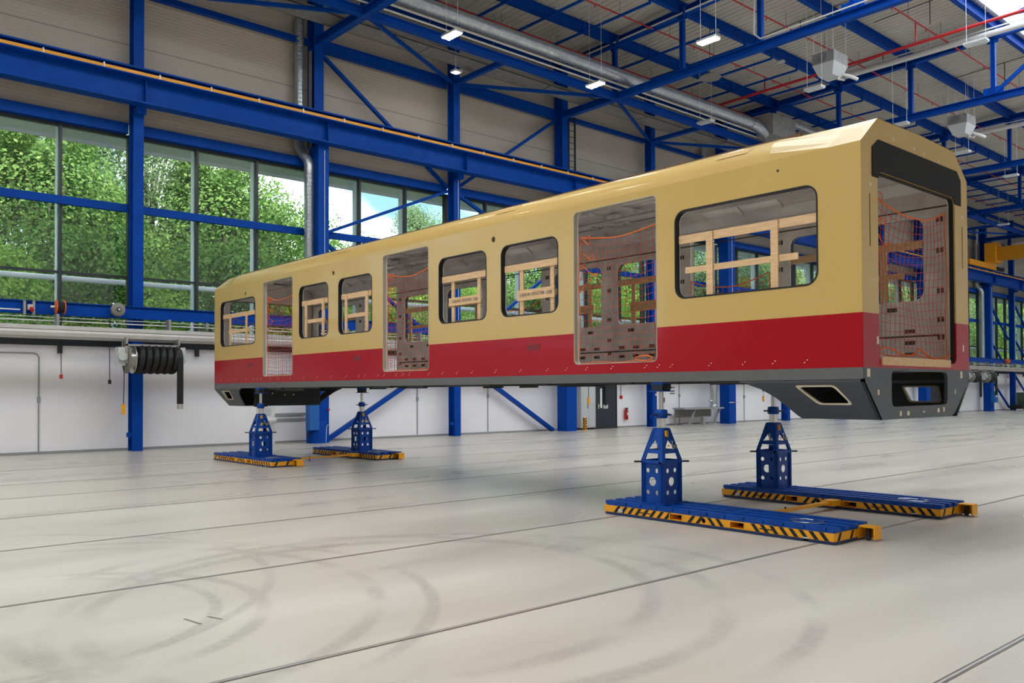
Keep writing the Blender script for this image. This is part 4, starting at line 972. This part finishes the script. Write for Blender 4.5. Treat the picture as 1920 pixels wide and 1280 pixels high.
# overhead crane far down the hall
t = thing('overhead_crane', 'yellow overhead travelling crane far down the hall at the right', 'crane', (73, 20, 11.3))
MB().box(69.2, 25.78, 11.32, 74.6, 26.2, 11.75).build('end_carriage', AMB, t)
MB().box(72.7, 25.2, 11.75, 74.0, 26.0, 13.3).build('end_frame', AMB, t)
MB().box(73.0, -9, 11.9, 73.7, 25.3, 12.95).build('girder', AMBD, t)
MB().box(75.2, -9, 12.8, 75.8, 24.9, 13.9).build('walkway_panel', LGR, t)
MB().box(74.6, 25.7, 11.35, 76.0, 25.9, 11.6).build('buffer', BLK2, t)
MB().box(73.0, 22.8, 12.96, 73.8, 24.0, 13.05).build('nameplate_lamp', LGR, t)

# ================================================================== along the window wall
t = thing('service_beam', 'blue channel beam carrying reels in front of the windows', 'service beam', (30, 26.0, 3.88))
MB().ibeam((X0, 26.02, 4.06), (X1, 26.02, 4.06), .16, .36, .02).build('beam', BLUE, t)
MB().cyl((X0, 25.8, 3.70), (X1, 25.8, 3.70), .022, 6).cyl((X0, 25.86, 3.80), (X1, 25.86, 3.80), .012, 5).build('air_line', WPIPE, t)
for i in range(-2, 14):
    x = kx(i) + 1.8; MB().box(x - .05, 25.72, 3.66, x + .05, 25.9, 3.84).build('line_bracket', GALVP, t)
    MB().box(kx(i) - .1, 26.05, 3.9, kx(i) + .1, 26.46, 4.2).build('column_bracket', BLUE, t)
t = thing('exhaust_rail', 'pale aluminium exhaust rail running in front of the sill', 'exhaust rail', (30, 25.6, 3.2))
MB().extr([(-.10, .17), (.10, .17), (.12, .06), (.10, .04), (.12, -.02), (.13, -.12), (.08, -.19), (-.08, -.19), (-.13, -.12), (-.12, -.02), (-.10, .04), (-.12, .06)], (X0, 25.6, 3.39), (X1, 25.6, 3.39)).build('rail_profile', ALU, t)
for i in range(-2, 14):
    for dx in (0, 3.0): MB().box(kx(i) + dx + .6, 25.58, 3.55, kx(i) + dx + .66, 26.0, 3.88).build('rail_hanger', GALVP, t)
def hose_reel(x, lab, down=1.3):
    t = thing('hose_reel', lab, 'exhaust hose reel', (x, 25.5, 2.3)); c = (0, 25.5, 2.70); L = 1.35
    MB().cyl((x - .02, 25.5, 2.7), (x + L, 25.5, 2.7), .26, 20).build('drum', CHR, t)
    MB().lathe([(.0, 0), (.42, 0), (.42, .03), (.0, .03)], (x - .04, 25.5, 2.7), 'X', 24).build('flange', GRP, t)
    MB().lathe([(.40, 0), (.425, 0), (.425, .02), (.40, .02)], (x + .12, 25.5, 2.7), 'X', 24).build('guide_ring', CHR, t)
    pts = []; n = 5.75; x0 = x + .2; x1 = x + L - .02
    for i in range(int(n * 20) + 1):
        a = 2 * PI * i / 20; pts.append((x0 + (x1 - x0) * i / (n * 20), 25.5 + .335 * math.cos(a), 2.70 - .335 * math.sin(a)))
    e = pts[-1]; pts2 = [(e[0], 25.5 - .33, 2.66), (e[0], 25.5 - .34, 2.3), (e[0], 25.5 - .34, 2.7 - down + .1)]
    MB().tube(pts, .098, 9).build('hose_coil', HOSE, t); 
    pts2 = [(e[0] + .02, 25.24, 2.95), (e[0] + .03, 25.17, 2.8), (e[0] + .03, 25.15, 2.5), (e[0] + .03, 25.15, 2.7 - down)]
    MB().tube(pts2, .088, 10).build('hose_end', HOSE, t)
    m = MB(); rib = MB()
    for i in range(0, len(pts) - 1):
        p, q = Vector(pts[i]), Vector(pts[i + 1]); 
        for f in (0, .5):
            c_ = p.lerp(q, f); d = (q - p).normalized(); rib.cyl(c_ - d * .008, c_ + d * .008, .106, 9)
    z = 2.75
    while z > 2.7 - down: rib.cyl((e[0] + .03, 25.15, z), (e[0] + .03, 25.15, z - .018), .096, 10); z -= .055
    rib.build('hose_ribs', GRP if False else HOSE, t)['kind'] = 'stuff'
    MB().cyl((e[0] + .03, 25.15, 2.7 - down), (e[0] + .03, 25.15, 2.7 - down - .15), .085, 12).build('nozzle', CHR, t)
    MB().box(x - .30, 25.35, 2.50, x - .10, 25.65, 3.02).cyl((x - .2, 25.4, 2.75), (x - .2, 25.22, 2.75), .12, 12).build('motor_housing', LGR, t)
    MB().box(x - .1, 25.3, 2.55, x - .05, 25.7, 3.3).box(x + L + .02, 25.3, 2.60, x + L + .06, 25.7, 3.3).box(x - .1, 25.3, 3.06, x + L + .06, 25.36, 3.11).build('side_frame', ALU, t)
    MB().box(x + L + .06, 25.25, 2.58, x + L + .2, 25.27, 3.05).build('end_sheet', LGR, t)
    return t
hose_reel(7.86, 'black ribbed exhaust hose coiled on a reel below the aluminium rail')
hose_reel(67.9, 'dark coiled hose reel beside the train end, nearer of the two far reels', 1.5)
hose_reel(71.0, 'dark coiled hose reel at the right edge, farther of the two far reels', 1.4)
def pendant(x, y, z0, z1, lab, m_, h=.26, grp=None):
    t = thing('pendant_control', lab, 'pendant control', (x, y, z1)); MB().tube([(x, y, z0), (x + .015, y, (z0 + z1) / 2), (x, y, z1 + h)], .012, 5).build('cable', BLK, t)
    MB().box(x - .045, y - .035, z1, x + .045, y + .035, z1 + h).build('handset', m_, t)
pendant(7.73, 25.42, 3.2, 1.12, 'yellow pendant control hanging left of the exhaust hose reel', HAZ, .29)
pendant(26.92, 25.6, 3.21, 1.15, 'yellow pendant control in front of the light grey cabinet', HAZ, .3)
pendant(40.4, 25.55, 3.21, 1.14, 'small yellow pendant control left of the grey apron', HAZ, .3)
pendant(70.3, 25.55, 3.21, 1.3, 'pale pendant between the two far hose reels', LGR, .2)
def cable_reel(x, y, z, axis, m_, lab, zend, tip):
    t = thing('cable_reel', lab, 'cable reel', (x, y, z))
    if axis == 'X':
        for dx in (-.10, .10): MB().lathe([(.0, 0), (.19, 0), (.20, .01), (.19, .02), (0, .02)], (x + dx - .01, y, z), 'X', 20).build('flange', m_, t)
        MB().cyl((x - .1, y, z), (x + .1, y, z), .15, 16).build('cable_drum', BLK2, t); MB().cyl((x - .24, y, z), (x - .1, y, z), .04, 8).build('axle', CHR, t)
        xc = x + .03
    else:
        MB().lathe([(.0, -.09), (.16, -.09), (.19, -.06), (.2, 0), (.19, .06), (.16, .09), (0, .09)], (x, y, z), 'Y', 22).build('housing', m_, t)
        MB().cyl((x + .0, y - .09, z), (x, y - .13, z), .06, 12).build('hub', BLK2, t); MB().cyl((x, y - .13, z), (x, y - .14, z), .035, 10).build('hub_cap', LGR, t)
        xc = x - .22
    MB().tube([(xc + (.05 if axis != 'X' else 0), y - .02, z + (.14 if axis != 'X' else -.15)), (xc, y - .02, z - .2), (xc - .01, y - .02, (z + zend) / 2), (xc, y - .02, zend)], .011, 5).build('cable', BLK, t)
    MB().box(xc - .035, y - .05, zend - .12, xc + .035, y + .01, zend).build('cable_tip', tip, t)
    MB().box(x - .08, y + .05, z - .08, x + .08, 25.96, z + .08).build('bracket', GALVP, t)
cable_reel(6.16, 25.72, 4.08, 'X', ORA, 'orange cable reel on the blue beam at the left, with a long hanging cable', 2.24, EXT)
cable_reel(7.66, 25.72, 4.10, 'Y', GRP, 'round grey cable reel on the blue beam above the hose reel', 2.10, BLK)
cable_reel(13.5, 25.72, 4.05, 'X', ORA, 'orange cable reel seen through the farthest train doorway', 2.6, EXT)
cable_reel(67.2, 25.72, 4.05, 'X', ORA, 'far orange cable reel close beside the train end', 3.0, EXT)
cable_reel(76.5, 25.72, 4.05, 'X', ORA, 'far orange cable reel near the right edge', 2.8, EXT)
t = thing('socket_box', 'grey socket box with a red plug on the blue beam at the left', 'socket', (5.45, 25.85, 3.88)); MB().box(5.30, 25.85, 3.84, 5.36, 25.95, 4.22).box(5.52, 25.85, 3.84, 5.58, 25.95, 4.22).build('clamp', GALVP, t)
MB().box(5.4, 25.82, 3.98, 5.52, 25.94, 4.12).build('box', LGR, t); MB().cyl((5.48, 25.82, 4.02), (5.48, 25.74, 3.95), .05, 10).build('plug', EXT, t)
tag(MB().box(4.0, 25.84, 3.955, 5.22, 25.90, 3.985).build('strip_lamp', CER), 'white strip along the blue beam at the left edge', 'strip')
# conduits on the white wall
def conduit(pts, bx, lab):
    t = thing('wall_conduit', lab, 'conduit', (pts[-1][0], YW - .03, 0)); MB().tube([(p, YW - .025, q) for p, q in pts], .018, 6).build('tube', MGR, t)
    MB().box(bx[0] - .04, YW - .06, bx[1] - .09, bx[0] + .04, YW - .001, bx[1] + .07).build('junction', MGR, t)
conduit([(-4, 2.87), (5.82, 2.87), (5.93, 2.83), (5.97, 2.74), (5.97, .08)], (5.97, 1.55), 'grey conduit with a bend and a small box on the wall at far left')
conduit([(19.04, 2.9), (19.04, .1)], (19.04, 1.45), 'grey conduit between the low braces, left')
conduit([(22.57, 2.9), (22.57, .08)], (22.57, 1.55), 'grey conduit right of the slim brace column')
conduit([(35.27, 2.9), (35.27, .05)], (35.27, 1.5), 'grey conduit left of the sloping workbench')
conduit([(41.06, 2.9), (41.06, .05)], (41.06, 1.4), 'grey conduit right of the workbench column')
conduit([(30.8, 2.9), (30.8, 1.5)], (30.95, 2.1), 'short conduit above the red alarm box')
tag(MB().box(30.73, YW - .06, 1.36, 30.88, YW - .001, 1.52).build('alarm_box', EXT), 'small red fire alarm box above the extinguisher', 'alarm')
t = thing('fire_extinguisher', 'red fire extinguisher hanging on the wall right of the dark door', 'fire extinguisher', (31.07, 27.05, .36))
MB().lathe([(.05, .36), (.095, .38), (.095, .80), (.07, .86), (.03, .88)], (31.07, 27.08, 0), n=16).build('cylinder', EXT, t); MB().box(31.03, 26.98, .88, 31.11, 27.14, .93).build('valve', BLK, t)
MB().tube([(31.0, 27.0, .9), (30.96, 26.98, .75), (30.97, 26.98, .5)], .012, 5).build('hose', BLK, t); MB().box(31.02, 26.984, .58, 31.12, 26.99, .72).build('instruction_label', CREAM, t)
o = thing('door_1', 'dark door right of the light grey cabinet', 'door', (29.5, 27.15, 0), kind='structure')
MB().box(28.62, 27.10, 0, 30.44, 27.199, 2.45).build('frame', BLK2, o); MB().box(28.72, 27.06, .02, 30.3, 27.1, 2.35).build('leaf', DOORM, o)
MB().box(29.22, 27.045, .95, 29.34, 27.06, 1.85).build('window_strip', CER, o); MB().box(29.02, 27.0, 1.02, 29.2, 27.03, 1.06).box(29.05, 27.03, .92, 29.12, 27.06, 1.15).build('handle', CHR, o)
MB().tube([(29.55, 27.03, 2.3), (29.55, 27.03, 1.05)], .07, 6).build('pull_cable', DRK, o); MB().box(29.42, 27.02, .92, 29.72, 27.06, 1.1).build('bracket', LGR, o)
t = thing('steel_cabinet', 'light grey steel cabinet between broad column and dark door', 'cabinet', (28.15, 26.95, 0))
MB().box(27.62, 26.75, .08, 28.58, 27.15, 1.95).build('body', LGR, t); MB().box(27.64, 26.735, .1, 28.08, 26.75, 1.93).build('door', LGR, t); MB().box(28.10, 26.735, .1, 28.56, 26.75, 1.93).build('door', LGR, t)
MB().box(28.04, 26.72, .95, 28.065, 26.735, 1.15).build('handle', BLK, t); MB().box(27.62, 26.78, 0, 28.58, 27.12, .08).build('plinth', BLK2, t)
tag(MB().box(27.7, 26.85, 1.951, 28.2, 27.1, 2.1).build('storage_box', BLK2), 'dark box on top of the light grey cabinet', 'box')
tag(MB().box(28.25, 26.85, 1.951, 28.5, 27.1, 2.12).build('storage_box', LGR), 'white box on top of the light grey cabinet', 'box')
t = thing('bollard', 'yellow and black striped guard post beside the cabinet', 'guard post', (27.5, 26.4, 0)); MB().box(27.40, 26.3, 0, 27.54, 26.42, .55).build('post', HAZ, t)
m = MB()
for i in range(5):
    z = .03 + i * .105; m.add([(27.40, 26.298, z), (27.54, 26.298, z + .06), (27.54, 26.298, z + .11), (27.40, 26.298, z + .05), (27.398, 26.3, z), (27.398, 26.42, z + .06), (27.398, 26.42, z + .11), (27.398, 26.3, z + .05)], [(0, 1, 2, 3), (4, 5, 6, 7)])
m.build('stripes', BLK2, t)
t = thing('wall_hatch', 'white double hatch in the wall behind the near jack', 'hatch', (34.2, 27.2, 0)); MB().box(33.05, 27.17, .05, 34.1, 27.199, 2.3).build('leaf', WALLW, t); MB().box(34.13, 27.17, .05, 35.1, 27.199, 2.3).build('leaf', WALLW, t)
MB().box(34.0, 27.15, 1.15, 34.06, 27.17, 1.4).build('handle', BLK2, t)
for z in (1.6, 1.9, 2.15): MB().box(34.5, 27.14, z - .02, 34.85, 27.17, z + .02).build('hinge', BLK2, t)
t = thing('workbench', 'pale grey workbench with slanted legs by the column', 'workbench', (36, 26.4, 0))
MB().box(34.25, 26.1, .80, 37.6, 26.8, .88).build('top', MGR, t)
for x in (34.9, 37.0):
    MB().bar((x + .5, 26.3, .80), (x, 26.3, .06), .08, .09).bar((x - .6, 26.3, .04), (x + .25, 26.3, .04), .07, .07).build('leg', MGR, t)
MB().box(34.35, 26.72, .05, 34.42, 26.8, .8).build('leg', MGR, t); MB().box(34.3, 26.70, .4, 37.3, 26.74, .8).build('rear_panel', GRP, t); MB().box(36.1, 26.3, .0, 36.25, 26.5, .4).build('foot_post', MGR, t)
t = thing('extraction_pipe', 'short silver extraction pipe standing on the workbench', 'extraction pipe', (37.1, 26.5, .88)); MB().cyl((37.1, 26.4, 1.0), (37.1, 26.4, 3.2), .16, 16).build('pipe', GALV, t)
MB().lathe([(.2, .88), (.2, .95), (.16, 1.02)], (37.1, 26.4, 0), n=16).build('foot', GALV, t); MB().cyl((36.75, 26.4, 1.2), (37.0, 26.4, 1.2), .08, 10).build('valve', CHR, t)
t = thing('column_lamp', 'small glowing red indicator on the column beside the workbench', 'indicator', (38.0, 25.8, 1.1)); MB().box(37.6, 25.75, 1.1, 38.4, 25.8, 1.14).build('arm', LGR, t); MB().box(38.0, 25.72, 1.09, 38.1, 25.75, 1.15).build('light', EXT, t)
tag(MB().box(39.2, 27.12, 1.5, 39.45, 27.199, 1.75).build('switch_box', GRP), 'small grey switch box right of the workbench column', 'switch box')
# wash basin corner
t = thing('wash_basin', 'white wash basin on the wall, seen behind the small left jack', 'wash basin', (12.85, 27, .4)); MB().lathe([(.08, .66), (.2, .74), (.26, .86), (.24, .86), (.15, .76), (.02, .74)], (12.86, 26.92, 0), n=18).build('bowl', CER, t)
MB().lathe([(.05, .2), (.07, .5), (.1, .68)], (12.86, 27.0, 0), n=12).build('trap_cover', CER, t); MB().box(12.5, 27.15, 0, 13.15, 27.198, 1.45).build('splash_panel', CER, t)
MB().tube([(12.75, 27.15, 1.28), (12.75, 27.0, 1.3), (12.95, 27.0, 1.3), (12.95, 27.15, 1.28)], .02, 6).build('tap', CHR, t); MB().box(12.62, 27.08, .98, 12.98, 27.15, 1.18).build('soap_shelf', LGR, t)
for z, l in ((.98, 'upper grey trunking on the wall right of the wash basin'), (.80, 'lower grey trunking on the wall right of the wash basin')):
    tag(MB().box(13.16, 27.13, z - .04, 14.3, 27.199, z + .035).build('trunking', MGR), l, 'trunking')
tag(MB().box(13.85, 26.0, .45, 14.2, 26.3, 1.75).build('wall_cabinet', LBLUE), 'light blue cabinet on the large column, below the train end', 'cabinet')
t = thing('column_guard', 'dark blue round guard around the foot of the large left column', 'guard', (14.3, 26.3, 0)); MB().lathe([(.34, 0), (.34, .75), (.32, .78), (.0, .78)], (14.28, 26.35, 0), n=24).build('shell', BLUE, t)
MB().cyl((13.86, 26.2, .3), (14.0, 26.2, .3), .05, 10).build('lug', DBLUE, t)
tag(MB().box(14.58, 26.10, 1.10, 14.66, 26.148, 1.16).build('push_button', EXT), 'red push button on the large left column', 'push button')
tag(MB().tube([(14.6, 26.12, .62), (14.52, 26.08, .55), (14.5, 26.1, .02)], .012, 5).build('drain_hose', WPIPE), 'thin pale hose running down the foot of the large left column', 'hose')
tag(MB().cyl((32.5, 26.42, 1.6), (32.5, 26.42, 3.0), .02, 6).build('red_pipe', SPR), 'thin red pipe on the slim column behind the near jack', 'pipe')
tag(MB().box(32.44, 26.38, 1.5, 32.62, 26.45, 1.6).build('valve_tag', CER), 'white tag on the red pipe of the slim column', 'tag')
# far right machine and extinguisher
t = thing('green_machine', 'dark green wheeled machine standing at the far right edge', 'machine', (79, 25.0, 0)); MB().box(78.0, 24.6, .5, 81, 25.6, 1.5).build('body', MACH, t); MB().box(76.6, 24.7, .18, 81.2, 25.5, .5).build('chassis', BLK2, t)
for x in (77.2, 78.6, 80.4): MB().cyl((x, 24.62, .18), (x, 24.75, .18), .18, 14).build('wheel', BLK2, t)
MB().tube([(76.7, 24.9, .5), (76.5, 24.9, 1.0), (77.9, 24.9, 1.02)], .03, 6).build('handle', BLK2, t)
for x, z, l in ((70.0, .5, 'distant red extinguisher beside the train end'), (70.3, 1.3, 'distant red box above the far extinguisher')):
    tag(MB().box(x, 27.05, z, x + .5, 27.199, z + .6).build('distant_extinguisher', EXT), l, 'fire extinguisher')
o = thing('door_2', 'distant dark door beside the train end', 'door', (66.6, 27.1, 0), kind='structure'); MB().box(64.9, 27.12, 0, 67.4, 27.199, 2.4).build('leaf', DOORM, o)
tag(MB().box(74.1, 25.85, .7, 74.7, 26.149, 1.6).build('distant_cabinet', LBLUE), 'distant light blue cabinet on the far column', 'cabinet')

S(MB().box(X0, YW - .004, 12.335, X1, YW - .0005, 12.36).build('trim_4', GRP), 'thin joint line in the grey wall cladding', 'joint')
m = MB()
for a, b, c, d in ((2.41, 6.51, 2.45, 6.27), (2.57, 6.46, 2.62, 6.30)):
    m.add([(a, b, .0015), (c, d, .0015), (c + .022, d + .004, .0015), (a + .022, b + .004, .0015)], [(0, 1, 2, 3)])
S(m.build('floor_scratch', mat('scuff_grey', (120, 114, 108), .6)), 'short dark scuff marks on the open floor', 'scuff mark')
